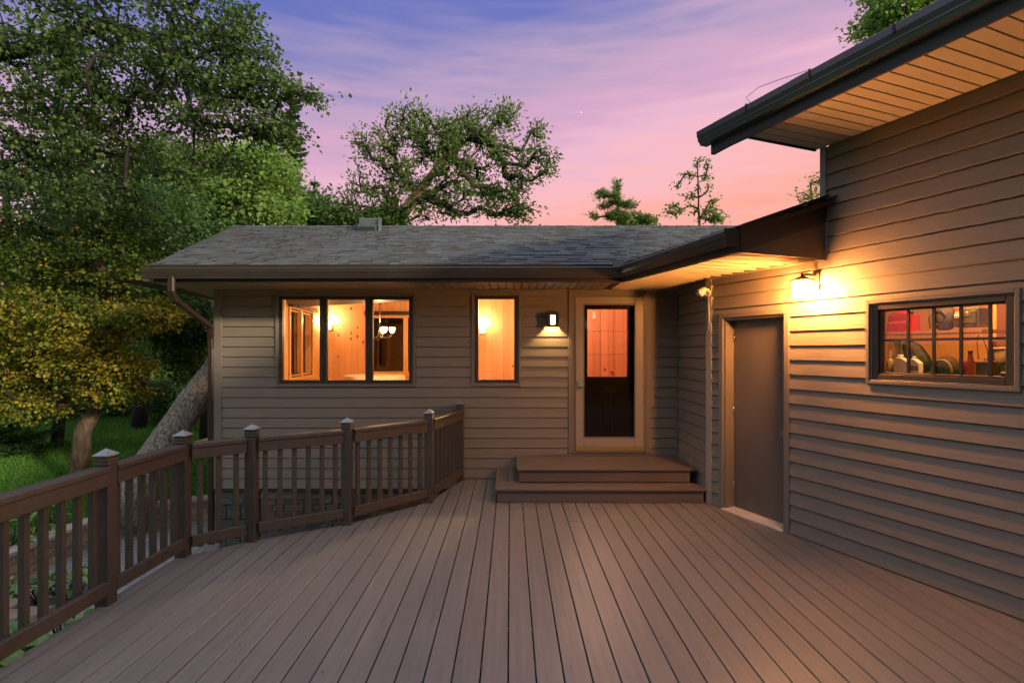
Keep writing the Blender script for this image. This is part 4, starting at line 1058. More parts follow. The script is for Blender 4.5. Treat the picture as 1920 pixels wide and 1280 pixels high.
def point(name, loc, W, col, rad, parent=None):
    ld = bpy.data.lights.new(name, 'POINT'); ld.energy = W; ld.color = col; ld.shadow_soft_size = rad
    o = bpy.data.objects.new(name, ld); COL.objects.link(o)
    if parent is not None: o.parent = parent; o.location = Vector(loc) - wloc(parent)
    else: o.location = loc
    return o
a = MB(TH); a.tube([(lx, .080, lz1 - .022), (lx, .080, lz1 - .05)], .014, 8); a.build('socket', M['bronze'], t)
point('bulb', TH((lx, .080, lz0 + .065)), 26.0, (1.0, 0.62, 0.22), 0.012, t)

# unlit security light on the corner board
t = empty('security_light', TG((0.03, 0.02, 2.31)), 'white security light with a round head on the corner board, unlit', 'security light')
a = MB(TG); a.tube([(0.02, .022, 2.315), (0.02, .042, 2.315)], .038, 14); a.build('base', M['white'], t)
a = MB(TG); a.tube([(0.03, .04, 2.32), (0.07, .075, 2.345), (0.06, .10, 2.33)], [.016, .015, .014], 8); a.tube([(0.0, .04, 2.31), (-.03, .075, 2.325), (-.03, .10, 2.315)], [.014, .014, .014], 8); a.build('arm', M['white'], t)
a = MB(TG); a.tube([(0.06, .085, 2.36), (0.045, .10, 2.345), (0.02, .13, 2.315), (0.01, .14, 2.305)], [.016, .034, .046, .046], 14); a.build('lamp_head', M['white'], t)
a = MB(TG); a.tube([(0.0105, .1395, 2.3045), (0.006, .144, 2.300)], .040, 14); a.build('lens', M['black'], t)
a = MB(TG); a.tube([(-.03, .09, 2.33), (-.045, .115, 2.30)], [.022, .028], 12); a.build('sensor', M['white'], t)
a = MB(TG); a.tube([(0.03, .026, 2.28), (0.035, .027, 2.1), (0.03, .026, 1.9)], .004, 6); a.build('cable', M['white'], t)

# ================================================================= DINING ROOM
def sconce(T, u, z, label, W):
    th_ = empty('wall_sconce', T((u, 0, z)), label, 'wall sconce', None)
    a = MB(T); a.box(u - .05, u + .05, .002, .022, z - .06, z + .06); a.tube([(u, .022, z - .01), (u, .10, z - .04), (u, .10, z - .02)], .010, 8); a.build('bracket', M['bronze'], th_, .003)
    a = MB(T); cc = T((u, .10, z)); a2 = MB(); a2.lathe(cc, [(.045, -.03), (.055, 0), (.062, .13), (.058, .13), (.050, 0.0), (.04, -.022)], 16); a2.build('shade', emit('sconce_glow', (1.0, 0.62, 0.22), 14.0), th_)
    point('bulb', T((u, .16, z + .16)), W, (1.0, 0.64, 0.30), 0.05, th_)
    return th_
ROOM_W = 46.0
sconce(Tb, (905 - CX) * RB / F, EYE + (CY - 618) * RB / F - .05, 'glowing wall sconce on the pine wall behind the narrow window', ROOM_W)
q = ((600 - CX) * 11.7 / F, EYE + (CY - 610) * 11.7 / F)
sconce(Tb, -4.0, 2.17, 'glowing wall sconce in the far left corner of the dining room', ROOM_W)
def chandelier(c, label, W, n=5, group=None, turn=.3):
    c = Vector(c); th_ = empty('chandelier', c + Vector((0, 0, .7)), label, 'chandelier', group)
    a = MB(); a.tube([c + Vector((0, 0, 2.829 - c.z)), c + Vector((0, 0, .08))], .008, 6); a.lathe(c, [(.02, -.08), (.035, -.03), (.03, .04), (.012, .09)], 12); a.lathe(c + Vector((0, 0, 2.80 - c.z)), [(.06, 0), (.06, .025), (.02, .028)], 12)
    a.build('stem', M['bronze'], th_)
    for k in range(n):
        an = 2 * math.pi * k / n + turn; d = Vector((math.cos(an), math.sin(an), 0))
        a = MB(); a.tube([c, c + d * .09 + Vector((0, 0, -.06)), c + d * .20 + Vector((0, 0, -.03)), c + d * .22 + Vector((0, 0, .03))], .007, 6); arm = a.build('arm', M['bronze'], th_)
        a = MB(); a.lathe(c + d * .22 + Vector((0, 0, .03)), [(.02, 0), (.042, .03), (.055, .10), (.050, .10), (.036, .03)], 12); a.build('lamp_shade', emit('shade_glow', (1.0, 0.66, 0.26), 16.0), arm)
    point('bulb', c + Vector((0, 0, .22)), W, (1.0, 0.64, 0.30), 0.05, th_)
    return th_
chandelier((P(712, 622, 9.6).x, 9.6, P(712, 622, 9.6).z - .05), 'bronze chandelier with glowing shades over the round dining table, standing in for a reflected lamp', ROOM_W * 1.2)  # lamp added where only a reflection shows in the far window
chandelier((0.31, 8.15, 2.02), 'bronze chandelier hidden behind the wall right of the narrow window', ROOM_W * 8.0, 3, turn=math.pi / 2)
point('hall_bulb', (1.3, 8.3, 2.6), 120.0, (1.0, 0.68, 0.45), 0.06, house)
# round table with cloth
tc_ = Vector((P(702, 700, 10.9).x, 10.9, 0.36)); tz = P(702, 703, 10.9).z
t = empty('dining_table', tc_, 'round dining table seen through the triple window', 'table')
a = MB(); a.lathe(tc_, [(.28, 0), (.26, .04), (.06, .09), (.05, tz - .36 - .05), (.2, tz - .36 - .03)], 16); a.build('pedestal', M['pine_trim'], t)
a = MB(); a.lathe(tc_, [(.1, tz - .39), (.58, tz - .39), (.58, tz - .365), (.1, tz - .365)], 28); a.build('tabletop', M['pine_trim'], t)
a = MB(); rg = random.Random(5); n = 56
rings = []
for rr, zz, wv in ((.02, .004, 0), (.56, .004, 0), (.595, -.004, .002), (.605, -.05, .012), (.61, -.26, .03)):
    rings.append([a.v(tc_ + Vector(((rr + wv * math.sin(j * 2 * math.pi / n * 9 + .5)) * math.cos(2 * math.pi * j / n), (rr + wv * math.sin(j * 2 * math.pi / n * 9 + .5)) * math.sin(2 * math.pi * j / n), tz - .36 + zz))) for j in range(n)])
for k in range(4):
    for j in range(n): a.Fc.append([rings[k][j], rings[k][(j + 1) % n], rings[k + 1][(j + 1) % n], rings[k + 1][j]]); a.sm.append(True)
a.Fc.append(rings[0]); a.sm.append(True)
tag(root_at(a.build('tablecloth', M['cloth'], None), tc_ + Vector((0, 0, tz - .36))), 'cream tablecloth draped over the round dining table', 'tablecloth')
point('workshop_bulb', TG((2.25, -.30, 2.45)), 75.0, (1.0, 0.52, 0.18), 0.08, garage)

# ================================================================= DECK
deck = empty('deck', (0, 3.0, -1.1), 'brown stained timber deck with lengthwise boards and an angled left edge', 'deck')
EDGE = [(-2.70, 4.36), (-2.293, 4.73), (-1.587, 5.19), (-0.906, 5.94), (-0.63, 6.965)]
def y_end(x):
    if x < EDGE[0][0]: return EDGE[0][1]
    for (x0, y0), (x1, y1) in zip(EDGE[:-1], EDGE[1:]):
        if x0 <= x <= x1: return y0 + (y1 - y0) * (x - x0) / (x1 - x0)
    if x <= SX: return 6.965 if x < SX - .001 else 6.965
    return 5.89 - (x - 2.19) / .4 - .012
a = MB(); sc_ = MB(); rg = random.Random(12)
BW_ = .1448; k0 = -19; joists = [-1.6 + .406 * j for j in range(22)]
joists = [2.874 + .4 * (j - 12) for j in range(24)]
for k in range(k0, 42):
    x0 = -.0118 + k * BW_ + .004; x1 = x0 + BW_ - .008
    if k == k0: x0 = -2.715
    e0, e1 = y_end(x0), y_end(x1)
    if x0 < SX < x1: e1 = e0 = min(e0, 5.87)
    elif x0 > SX - .16 and x0 < SX: e0 = e1 = min(e0, e1)
    ys = -2.0
    if min(e0, e1) <= ys + .1: continue
    cuts = [ys]; 
    nj = rg.choice((0, 1, 1)); js = sorted(rg.sample([j for j in joists if ys + 1.0 < j < min(e0, e1) - .6] or [ys + 1], min(nj, len([j for j in joists if ys + 1.0 < j < min(e0, e1) - .6]))))
    js = [j for i, j in enumerate(js) if i == 0 or j - js[i - 1] > 1.1]
    st = [ys] + js
    for i, y0 in enumerate(st):
        last = i == len(st) - 1
        ya = y0 + (.001 if i else 0); yb0, yb1 = (e0, e1) if last else (st[i + 1] - .001,) * 2
        if yb0 <= ya or yb1 <= ya: continue
        tz_ = rg.uniform(-.0012, .0012)
        a.hexa(((x0, ya, -.026), (x1, ya, -.026), (x1, yb1, -.026), (x0, yb0, -.026)), ((x0, ya, tz_), (x1, ya, tz_), (x1, yb1, tz_), (x0, yb0, tz_)))
    for j in joists:
        if j > min(e0, e1) - .05 or j < 1.8: continue
        for fx in (.2, .8):
            cx = x0 + (x1 - x0) * fx + rg.uniform(-.01, .01); cy2 = j + rg.uniform(-.02, .02); r = rg.uniform(.0022, .0034)
            sc_.poly([(cx + r * math.cos(q * math.pi / 3), cy2 + r * math.sin(q * math.pi / 3), .0022) for q in range(6)])
boards = a.build('boards', M['deck'], deck, .002, seg=1)
o_ = sc_.build('deck_screws', surf('rusty_screw', (0.035, 0.022, 0.016), .7), deck, fix=False); o_['kind'] = 'stuff'
a = MB()
for j in joists:
    if j < 6.8:
        xr = SX - .05 if j > 5.85 else 2.19 + .4 * (5.89 - j) - .06
        xl = -2.69 if j < 4.3 else (-2.2 if j < 4.72 else (-1.5 if j < 5.15 else -.8)) 
        if j > 4.36: xl = [e for e in (np.interp(j, [e[1] for e in EDGE], [e[0] for e in EDGE]),)][0] + .03
        a.box(xl, xr, j - .019, j + .019, -.21, -.03)
a.build('joists', M['rail'], deck)
ed = [(-2.70, -2.0)] + EDGE
a = MB()
for p, q in zip(ed[:-1], ed[1:]):
    d = (Vector(q) - Vector(p)).normalized(); nrm = Vector((d.y, -d.x)) 
    p_, q_ = Vector(p), Vector(q)
    a.hexa([(v.x, v.y, -.23) for v in (p_, q_, q_ + nrm * .035, p_ + nrm * .035)], [(v.x, v.y, -.03) for v in (p_, q_, q_ + nrm * .035, p_ + nrm * .035)])
a.build('rim_joist', M['rail'], deck)
for px_, py_ in ((-2.22, 4.86), (-2.6, 3.0), (-.95, 5.85)):
    a = MB(); a.box(px_ - .045, px_ + .045, py_ - .045, py_ + .045, -1.12, -.03); a.build('support_post', surf('red_brown_post', (0.16, 0.07, 0.04), .6, .2), deck)
# litter on the boards
a = MB(); rg = random.Random(21)
for k in range(70):
    y = rg.uniform(2.7, 6.2); x = rg.uniform(-2.2, 2.1) * (y / 6 + .3)
    if x < -2.6 or y > y_end(x) - .1 or (y > 5.8 and x > -.2): continue
    l = rg.uniform(.004, .014); w_ = l * rg.uniform(.25, .5); an = rg.uniform(0, 3.14); c_, s_ = math.cos(an), math.sin(an)
    a.poly([(x + c_ * u - s_ * v, y + s_ * u + c_ * v, .004 + h) for u, v, h in ((-l, 0, .0), (0, -w_, .001), (l, 0, .002), (0, w_, .001))])
tag(a.build('leaf_litter', surf('litter', (0.10, 0.06, 0.03), .8, .6, (40, 40, 40)), None, fix=False), kind='stuff')

# ---- steps up to the entry door
steps = empty('entry_steps', (1.0, 6.4, 0), 'two low brown composite steps below the entry door', 'steps')
a = MB(); a.box(-.148, 2.14, 5.90, 6.96, .004, .133); a.build('riser', M['step'], steps, .003)
a = MB(); xs_ = -.173; 
a.box(-.173, 2.165, 5.875, 6.015, .134, .159); a.box(-.173, 2.165, 6.02, 6.165, .134, .159); a.box(-.173, -.033, 6.17, 6.975, .134, .159); a.box(-.028, .12, 6.17, 6.975, .134, .159)
a.build('tread', M['step'], steps, .004, seg=2)
a = MB(); a.box(.102, 2.082, 6.185, 6.96, .160, .292); a.build('riser', M['step'], steps, .003)
a = MB(); y = 6.16
while y < 6.9: a.box(.076, 2.150, y, min(y + .138, 6.975), .293, .318); y += .143
a.build('tread', M['step'], steps, .004, seg=2)
a = MB(); a.box(.42, 1.95, 6.90, 6.975, .319, .331); a.build('sill_plate', M['step'], steps, .003)

# ---- railing
rail = empty('deck_railing', (-1.9, 4.8, 0), 'brown wooden deck railing with square balusters and pale capped posts', 'railing')
POSTS = [(-2.697, 2.62), (-2.697, 3.558), (-2.687, 4.378), (-2.293, 4.729), (-1.587, 5.182), (-.906, 5.933), (-.655, 6.93)]
H_ = .0445
def make_post(x, y, top=.985, first=[None]):
    a = MB(); a.box(x - H_, x + H_, y - H_, y + H_, -.23, top - .062)
    for z_ in (top - .058, top - .034, top - .010): a.box(x - H_ - .003, x + H_ + .003, y - H_ - .003, y + H_ + .003, z_, z_ + .019); 
    a.box(x - H_ + .002, x + H_ - .002, y - H_ + .002, y + H_ - .002, top - .062, top + .006)
    p = a.build('post', M['rail'], rail, .003)
    a = MB(); h = H_ + .010
    a.hexa(((x - h, y - h, top + .010), (x + h, y - h, top + .010), (x + h, y + h, top + .010), (x - h, y + h, top + .010)), ((x - .001, y - .001, top + .050), (x + .001, y - .001, top + .050), (x + .001, y + .001, top + .050), (x - .001, y + .001, top + .050)))
    a.box(x - h, x + h, y - h, y + h, top + .005, top + .010)
    a.build('post_cap', M['cap'], p)
for x, y in POSTS: make_post(x, y)
for (A, B) in zip(POSTS[:-1], POSTS[1:]):
    A, B = Vector((*A, 0)), Vector((*B, 0)); d = (B - A).normalized(); nin = Vector((d.y, -d.x, 0))
    ext = min(H_ / max(abs(d.x), 1e-3), H_ / max(abs(d.y), 1e-3)) - .004
    p0, p1 = A + d * ext, B - d * ext
    def bar(name, u0, u1, z0_, z1_, s=None, e=None, bev=.003):
        q0, q1 = (s or p0), (e or p1)
        m_ = MB(); c_ = [q0 + nin * u0, q1 + nin * u0, q1 + nin * u1, q0 + nin * u1]
        m_.hexa([(v.x, v.y, z0_) for v in c_], [(v.x, v.y, z1_) for v in c_]); return m_.build(name, M['rail'], rail, bev)
    bar('handrail', -.052, .058, .882, .920, bev=.005)
    bar('upper_rail', .012, .050, .793, .880)
    bar('lower_rail', .012, .050, .075, .163)
    L_ = (p1 - p0).length; nb = max(2, round(L_ / .128) - (0 if L_ > .6 else 0))
    for k in range(nb):
        c_ = p0 + d * (L_ * (k + .5) / nb); m_ = MB(); hh = .019; cc = c_ - nin * .010
        sq = [cc + d * (hh * sx) + nin * (hh * sy) for sx, sy in ((-1, -1), (1, -1), (1, 1), (-1, 1))]
        m_.hexa([(v.x, v.y, .05) for v in sq], [(v.x, v.y, .880) for v in sq]); m_.build('baluster', M['rail'], rail, .002)
# ================================================================= GROUND
RWALL = [(-5.98, 3.0), (-5.97, 6.2), (-5.97, 7.2), (-5.88, 7.95), (-5.5, 8.5), (-4.9, 8.78), (-4.2, 8.88), (-3.3, 8.9), (-2.4, 8.95), (-1.2, 9.0), (0.2, 9.1)]
def smooth_path(pts, n=4):
    pts = [Vector((*p, 0)) for p in pts]; out = []
    for i in range(len(pts) - 1):
        p0, p1, p2, p3 = pts[max(i - 1, 0)], pts[i], pts[i + 1], pts[min(i + 2, len(pts) - 1)]
        for k in range(n):
            t = k / n; out.append(.5 * ((2 * p1) + (p2 - p0) * t + (2 * p0 - 5 * p1 + 4 * p2 - p3) * t * t + (3 * p1 - p0 - 3 * p2 + p3) * t ** 3))
    out.append(pts[-1]); return out
RW = smooth_path(RWALL)
PZ = -1.10
def inside_patio(x, y):
    pts = [(p.x, p.y) for p in RW] + [(6, 9.2), (6, -3), (-5.98, -3)]
    c = False; j = len(pts) - 1
    for i in range(len(pts)):
        xi, yi = pts[i]; xj, yj = pts[j]
        if (yi > y) != (yj > y) and x < (xj - xi) * (y - yi) / (yj - yi) + xi: c = not c
        j = i
    return c
def lawn_h(x, y):
    h = -.80 + .016 * max(0, y - 9) + .03 * max(0, -x - 7) * .3
    h += .05 * mnoise.noise(Vector((x * .35, y * .35, 0))) + .02 * mnoise.noise(Vector((x * 1.3, y * 1.3, 4)))
    r = math.hypot(x + 6, y - 8)
    return h + .0004 * max(0, r - 20) ** 1.6 * .3
def grass_mat():
    m, nt, N, L, b = new_mat('lawn_grass')
    b.inputs['Roughness'].default_value = .9; b.inputs['Specular IOR Level'].default_value = .15
    tc = N.new('ShaderNodeTexCoord')
    n1 = N.new('ShaderNodeTexNoise'); n1.inputs['Scale'].default_value = .55; n1.inputs['Detail'].default_value = 5; L.new(tc.outputs['Object'], n1.inputs['Vector'])
    n2 = N.new('ShaderNodeTexNoise'); n2.inputs['Scale'].default_value = 26; n2.inputs['Detail'].default_value = 3; L.new(tc.outputs['Object'], n2.inputs['Vector'])
    mx = N.new('ShaderNodeMath'); mx.operation = 'MULTIPLY_ADD'; mx.inputs[1].default_value = .5; L.new(n2.outputs['Fac'], mx.inputs[0])
    m2 = N.new('ShaderNodeMath'); m2.operation = 'MULTIPLY'; m2.inputs[1].default_value = .5; L.new(n1.outputs['Fac'], m2.inputs[0]); L.new(m2.outputs[0], mx.inputs[2])
    rp = N.new('ShaderNodeValToRGB'); cr = rp.color_ramp
    st = [(.32, (.03, .075, .012)), (.45, (.075, .19, .022)), (.55, (.12, .28, .035)), (.68, (.19, .37, .06))]
    while len(cr.elements) < 4: cr.elements.new(.5)
    for el, (p, c) in zip(cr.elements, st): el.position = p; el.color = c + (1,)
    L.new(mx.outputs[0], rp.inputs[0]); L.new(rp.outputs[0], b.inputs['Base Color'])
    bp = N.new('ShaderNodeBump'); bp.inputs['Strength'].default_value = 1; bp.inputs['Distance'].default_value = .05; L.new(n2.outputs['Fac'], bp.inputs['Height']); L.new(bp.outputs[0], b.inputs['Normal'])
    return m
M['grass'] = grass_mat()
def ground_sheet():
    xs = sorted(set(list(np.arange(-24, 12, .5)) + [-400, -200, -100, -60, -40, -30, 15, 22, 40, 80, 200, 400])); ys = sorted(set(list(np.arange(-2, 34, .5)) + [-200, -60, -20, -8, -4, 38, 45, 60, 90, 150, 300, 600]))
    nx, ny = len(xs), len(ys)
    ins = [[inside_patio(x, y) for x in xs] for y in ys]
    V = []; Fc = []; dead = set()
    for j, y in enumerate(ys):
        for i, x in enumerate(xs):
            z = lawn_h(x, y)
            if ins[j][i]:
                nb = any(0 <= j + b < ny and 0 <= i + c < nx and not ins[j + b][i + c] for b in (-1, 0, 1) for c in (-1, 0, 1))
                best = min(range(len(RW)), key=lambda k: (RW[k].x - x) ** 2 + (RW[k].y - y) ** 2)
                q = RW[best]
                if nb and (q.x - x) ** 2 + (q.y - y) ** 2 < 1.0:         # stitch the lawn to the back of the wall
                    k2 = min(best + 1, len(RW) - 1); dd = (RW[k2] - RW[k2 - 1]).normalized(); nn = Vector((dd.y, -dd.x, 0))
                    t = max(-.6, min(.6, (Vector((x, y, 0)) - q).dot(dd))); p = q + dd * t - nn * .10
                    x, y_, z = p.x, p.y, -.775
                    V.append((x, y_, z)); continue
                dead.add(j * nx + i); z = -1.3
            V.append((x, y, z))
    for j in range(ny - 1):
        for i in range(nx - 1):
            f = (j * nx + i, j * nx + i + 1, (j + 1) * nx + i + 1, (j + 1) * nx + i)
            if not any(k in dead for k in f): Fc.append(f)
    me = bpy.data.meshes.new('lawn'); me.from_pydata(V, [], Fc); me.polygons.foreach_set('use_smooth', [True] * len(Fc)); me.materials.append(M['grass'])
    o = bpy.data.objects.new('lawn', me); COL.objects.link(o); o['kind'] = 'structure'
ground_sheet()
def paver_mat():
    m, nt, N, L, b = new_mat('patio_pavers')
    b.inputs['Roughness'].default_value = .8
    tc = N.new('ShaderNodeTexCoord'); mp = N.new('ShaderNodeMapping'); mp.inputs['Rotation'].default_value = (0, 0, R(90)); L.new(tc.outputs['Object'], mp.inputs[0])
    br = N.new('ShaderNodeTexBrick'); br.inputs['Scale'].default_value = 1; br.inputs['Brick Width'].default_value = .23; br.inputs['Row Height'].default_value = .115; br.inputs['Mortar Size'].default_value = .006
    br.inputs['Color1'].default_value = (.33, .295, .275, 1); br.inputs['Color2'].default_value = (.25, .235, .235, 1); br.inputs['Mortar'].default_value = (.10, .09, .085, 1)
    nz = N.new('ShaderNodeTexNoise'); nz.inputs['Scale'].default_value = 5; L.new(tc.outputs['Object'], nz.inputs['Vector'])
    vm = N.new('ShaderNodeVectorMath'); vm.operation = 'SCALE'; L.new(mp.outputs[0], br.inputs['Vector']); L.new(br.outputs['Color'], vm.inputs[0])
    rg = N.new('ShaderNodeMapRange'); rg.inputs[3].default_value = .7; rg.inputs[4].default_value = 1.3; L.new(nz.outputs['Fac'], rg.inputs[0]); L.new(rg.outputs[0], vm.inputs['Scale'])
    L.new(vm.outputs[0], b.inputs['Base Color'])
    bp = N.new('ShaderNodeBump'); bp.inputs['Strength'].default_value = .6; bp.inputs['Distance'].default_value = .01; bp.invert = True; L.new(br.outputs['Fac'], bp.inputs['Height']); L.new(bp.outputs[0], b.inputs['Normal'])
    return m
a = MB()
poly = [(p.x, p.y, PZ) for p in RW] + [(5, 9.1, PZ), (5, -2, PZ), (-5.98, -2, PZ)]
a.poly(poly); o = a.build('patio', paver_mat(), None, fix=False); o['kind'] = 'structure'
# retaining wall: three courses of rough blocks and a pale cap
rw = empty('retaining_wall', (-5.5, 8.0, PZ), 'low curved retaining wall of tan blocks with a pale cap round the patio', 'retaining wall')
L_ = [0.0]
for p, q in zip(RW[:-1], RW[1:]): L_.append(L_[-1] + (q - p).length)
def along(s):
    s = max(0, min(s, L_[-1] - 1e-4)); i = max(k for k in range(len(L_)) if L_[k] <= s); i = min(i, len(RW) - 2)
    t = (s - L_[i]) / (L_[i + 1] - L_[i]); p = RW[i].lerp(RW[i + 1], t); d = (RW[i + 1] - RW[i]).normalized(); return p, Vector((d.y, -d.x, 0))
rg = random.Random(4)
def course(mb, z0, z1, o0, o1, wmin, wmax, jit):
    s = -rg.uniform(0, .1)
    while s < L_[-1]:
        w_ = rg.uniform(wmin, wmax); (p, n_), (q, n2) = along(s + .003), along(s + w_ - .003); s += w_
        if (q - p).length < .02: continue
        f = [rg.uniform(-jit, jit) for _ in range(4)]
        mb.hexa([p + n_ * (o1 + f[0]) + Vector((0, 0, z0)), q + n2 * (o1 + f[1]) + Vector((0, 0, z0)), q + n2 * o0 + Vector((0, 0, z0)), p + n_ * o0 + Vector((0, 0, z0))],
                [p + n_ * (o1 + f[2]) + Vector((0, 0, z1)), q + n2 * (o1 + f[3]) + Vector((0, 0, z1)), q + n2 * o0 + Vector((0, 0, z1)), p + n_ * o0 + Vector((0, 0, z1))])
a = MB()
for k in range(3): course(a, PZ + k * .105, PZ + k * .105 + .101, -.12, .02 - k * .012, .14, .34, .010)
a.build('block_courses', M['block'], rw, .008)
a = MB(); course(a, PZ + .317, PZ + .372, -.20, .015, .25, .42, .005); a.build('cap_stones', M['block_cap'], rw, .006)
# mulch bed along the deck, gravel, loose edging blocks
def scatter(name, mat, region, n, size, kind='stuff', z=PZ + .012, seed=1, flat=.5):
    r = random.Random(seed); a = MB()
    for k in range(n):
        x, y = region(r); s = r.uniform(.5, 1.2) * size; an = r.uniform(0, 6.28); c_, s_ = math.cos(an), math.sin(an); h = s * flat * r.uniform(.4, 1); zz = (z(x, y) if callable(z) else z) + r.uniform(0, .02)
        pts = [(-s, -s * .4), (s, -s * .35), (s * .9, s * .4), (-s * .8, s * .38)]
        b_ = [(x + c_ * u - s_ * v, y + s_ * u + c_ * v, zz + r.uniform(-.3, .3) * s * flat) for u, v in pts]
        t_ = [(x + c_ * u * .7 - s_ * v * .7, y + s_ * u * .7 + c_ * v * .7, zz + h) for u, v in pts]
        a.hexa(b_, t_)
    o = a.build(name, mat, None, fix=False); o['kind'] = kind; return o
BED = [(-2.75, 1.0), (-2.75, 4.4), (-2.35, 4.85), (-1.6, 5.35), (-1.25, 5.7), (-1.35, 6.0), (-2.2, 5.75), (-3.2, 5.75), (-4.1, 5.75), (-4.25, 5.2), (-3.9, 4.4), (-3.9, 1.0)]
def bed_z(x, y):
    cl = lambda v: max(0.0, min(1.0, v))
    return PZ + .010 + .76 * cl((x + 3.75) / .75) * cl((4.45 - y) / .7)
gx = np.linspace(-4.3, -1.2, 32); gy = np.linspace(1.0, 6.0, 51); V_ = [(x, y, bed_z(x, y)) for y in gy for x in gx]; F_ = []
M['mulch_soil'] = surf('mulch_soil', (.075, .045, .03), .95, .5, (20, 20, 20), 1, (50, 50, 50), .03)
def in_poly(x, y, pts):
    c = False; j = len(pts) - 1
    for i in range(len(pts)):
        if (pts[i][1] > y) != (pts[j][1] > y) and x < (pts[j][0] - pts[i][0]) * (y - pts[i][1]) / (pts[j][1] - pts[i][1]) + pts[i][0]: c = not c
        j = i
    return c
for j in range(50):
    for i in range(31):
        if in_poly((gx[i] + gx[i + 1]) / 2, (gy[j] + gy[j + 1]) / 2, BED): F_.append((j * 32 + i, j * 32 + i + 1, (j + 1) * 32 + i + 1, (j + 1) * 32 + i))
me = bpy.data.meshes.new('mulch_bed'); me.from_pydata(V_, [], F_); me.materials.append(M['mulch_soil']); o = bpy.data.objects.new('mulch_bed', me); COL.objects.link(o); o['kind'] = 'structure'
def bed_pt(r):
    while True:
        x, y = r.uniform(-4.3, -1.2), r.uniform(2.0, 6.0)
        if in_poly(x, y, BED): return x, y
scatter('mulch', surf('mulch_chips', (.19, .105, .06), .9, .5, (9, 9, 9), island=.5), bed_pt, 5200, .026, z=bed_z, seed=3)
scatter('gravel', surf('pale_gravel', (.42, .37, .31), .9, .2, island=.35), lambda r: (r.uniform(-2.1, -.9), r.uniform(6.35, 6.95)), 700, .022, seed=4)
scatter('gravel', surf('grey_gravel', (.34, .33, .32), .9, .2, island=.35), lambda r: (r.uniform(-5.4, -4.35), r.uniform(3.6, 4.7)), 900, .016, seed=5)
eb = None
for k, (px, py, Yy) in enumerate(((20, 1152, 5.25), (58, 1150, 5.32), (12, 1128, 5.5))):
    c = P(px, py, Yy); a = MB(); rgk = random.Random(k + 60)
    a.hexa([(c.x + u + rgk.uniform(-.012, .012), c.y + v + rgk.uniform(-.012, .012), PZ + .012) for u, v in ((-.15, -.1), (.15, -.1), (.15, .1), (-.15, .1))], [(c.x + u * .94 + rgk.uniform(-.012, .012), c.y + v * .9, PZ + .20 + rgk.uniform(-.01, .01)) for u, v in ((-.15, -.1), (.15, -.1), (.15, .1), (-.15, .1))])
    o = a.build('edging_block', M['block'], None, .015, seg=2); root_at(o, (c.x, c.y, PZ + .012))
    tag(o, ('leftmost rough tan edging block beside the hostas behind the railing', 'right-hand rough tan edging block beside the hostas behind the railing', 'rear tan edging block half hidden by the railing balusters')[k], 'block', 'loose edging blocks by the hosta bed')
for k, (x, y, w_, d_) in enumerate(((-2.9, 6.35, .5, .3), (-2.4, 6.25, .42, .32), (-1.25, 6.55, .42, .28))):
    a = MB(); r = random.Random(k); pts = [(x + w_ * .5 * math.cos(t) * r.uniform(.85, 1.1), y + d_ * .5 * math.sin(t) * r.uniform(.85, 1.1), PZ + .012) for t in np.linspace(0, 6.283, 9)[:-1]]
    a.prism(pts, (0, 0, .05)); o = a.build('stepping_stone', surf('flagstone', (.52, .48, .43), .85, .2, (6, 6, 6), .5, (20, 20, 20), .01), None, .008); root_at(o, (x, y, PZ + .012))
    tag(o, ('pale flagstone under the railing, nearest the corner pier', 'pale flagstone between the two stone piers', 'pale flagstone below the railing section nearest the house')[k], 'stepping stone', 'flagstones beside the deck')

# ================================================================= PLANTS
def quads_object(name, V, nper, tint, mat, parent=None, smooth=False):
    """V: (n*nper, 3) array, nper verts per face"""
    base = wloc(parent) if parent is not None else Vector((0, 0, 0))
    V = np.asarray(V, dtype=np.float32) - np.array(base, dtype=np.float32)
    n = len(V) // nper
    me = bpy.data.meshes.new(name)
    me.vertices.add(len(V)); me.vertices.foreach_set('co', V.ravel())
    me.loops.add(len(V)); me.loops.foreach_set('vertex_index', np.arange(len(V), dtype=np.int32))
    me.polygons.add(n); me.polygons.foreach_set('loop_start', np.arange(0, len(V), nper, dtype=np.int32))
    try: me.polygons.foreach_set('loop_total', np.full(n, nper, dtype=np.int32))
    except Exception: pass
    at = me.attributes.new('tint', 'FLOAT', 'POINT'); at.data.foreach_set('value', np.repeat(np.asarray(tint, dtype=np.float32), nper))
    me.update(calc_edges=True); me.validate()
    me.materials.append(mat)
    o = bpy.data.objects.new(name, me); COL.objects.link(o)
    if parent is not None: o.parent = parent
    return o

def leaf_quads(C, A, Nn, Ln, Wd, fold=.18, rs=None):
    """diamond leaves: centres C, axis A, normal Nn (n,3), lengths, widths"""
    A = A / (np.linalg.norm(A, axis=1, keepdims=True) + 1e-9)
    S = np.cross(A, Nn); S /= (np.linalg.norm(S, axis=1, keepdims=True) + 1e-9)
    Nn = np.cross(S, A)
    l = Ln[:, None]; w = Wd[:, None]
    b = C - A * l * .5; t = C + A * l * .5
    sl = C - A * l * .08 + S * w * .5 + Nn * l * fold; sr = C - A * l * .08 - S * w * .5 + Nn * l * fold
    return np.stack([b, sr, t, sl], axis=1).reshape(-1, 3)

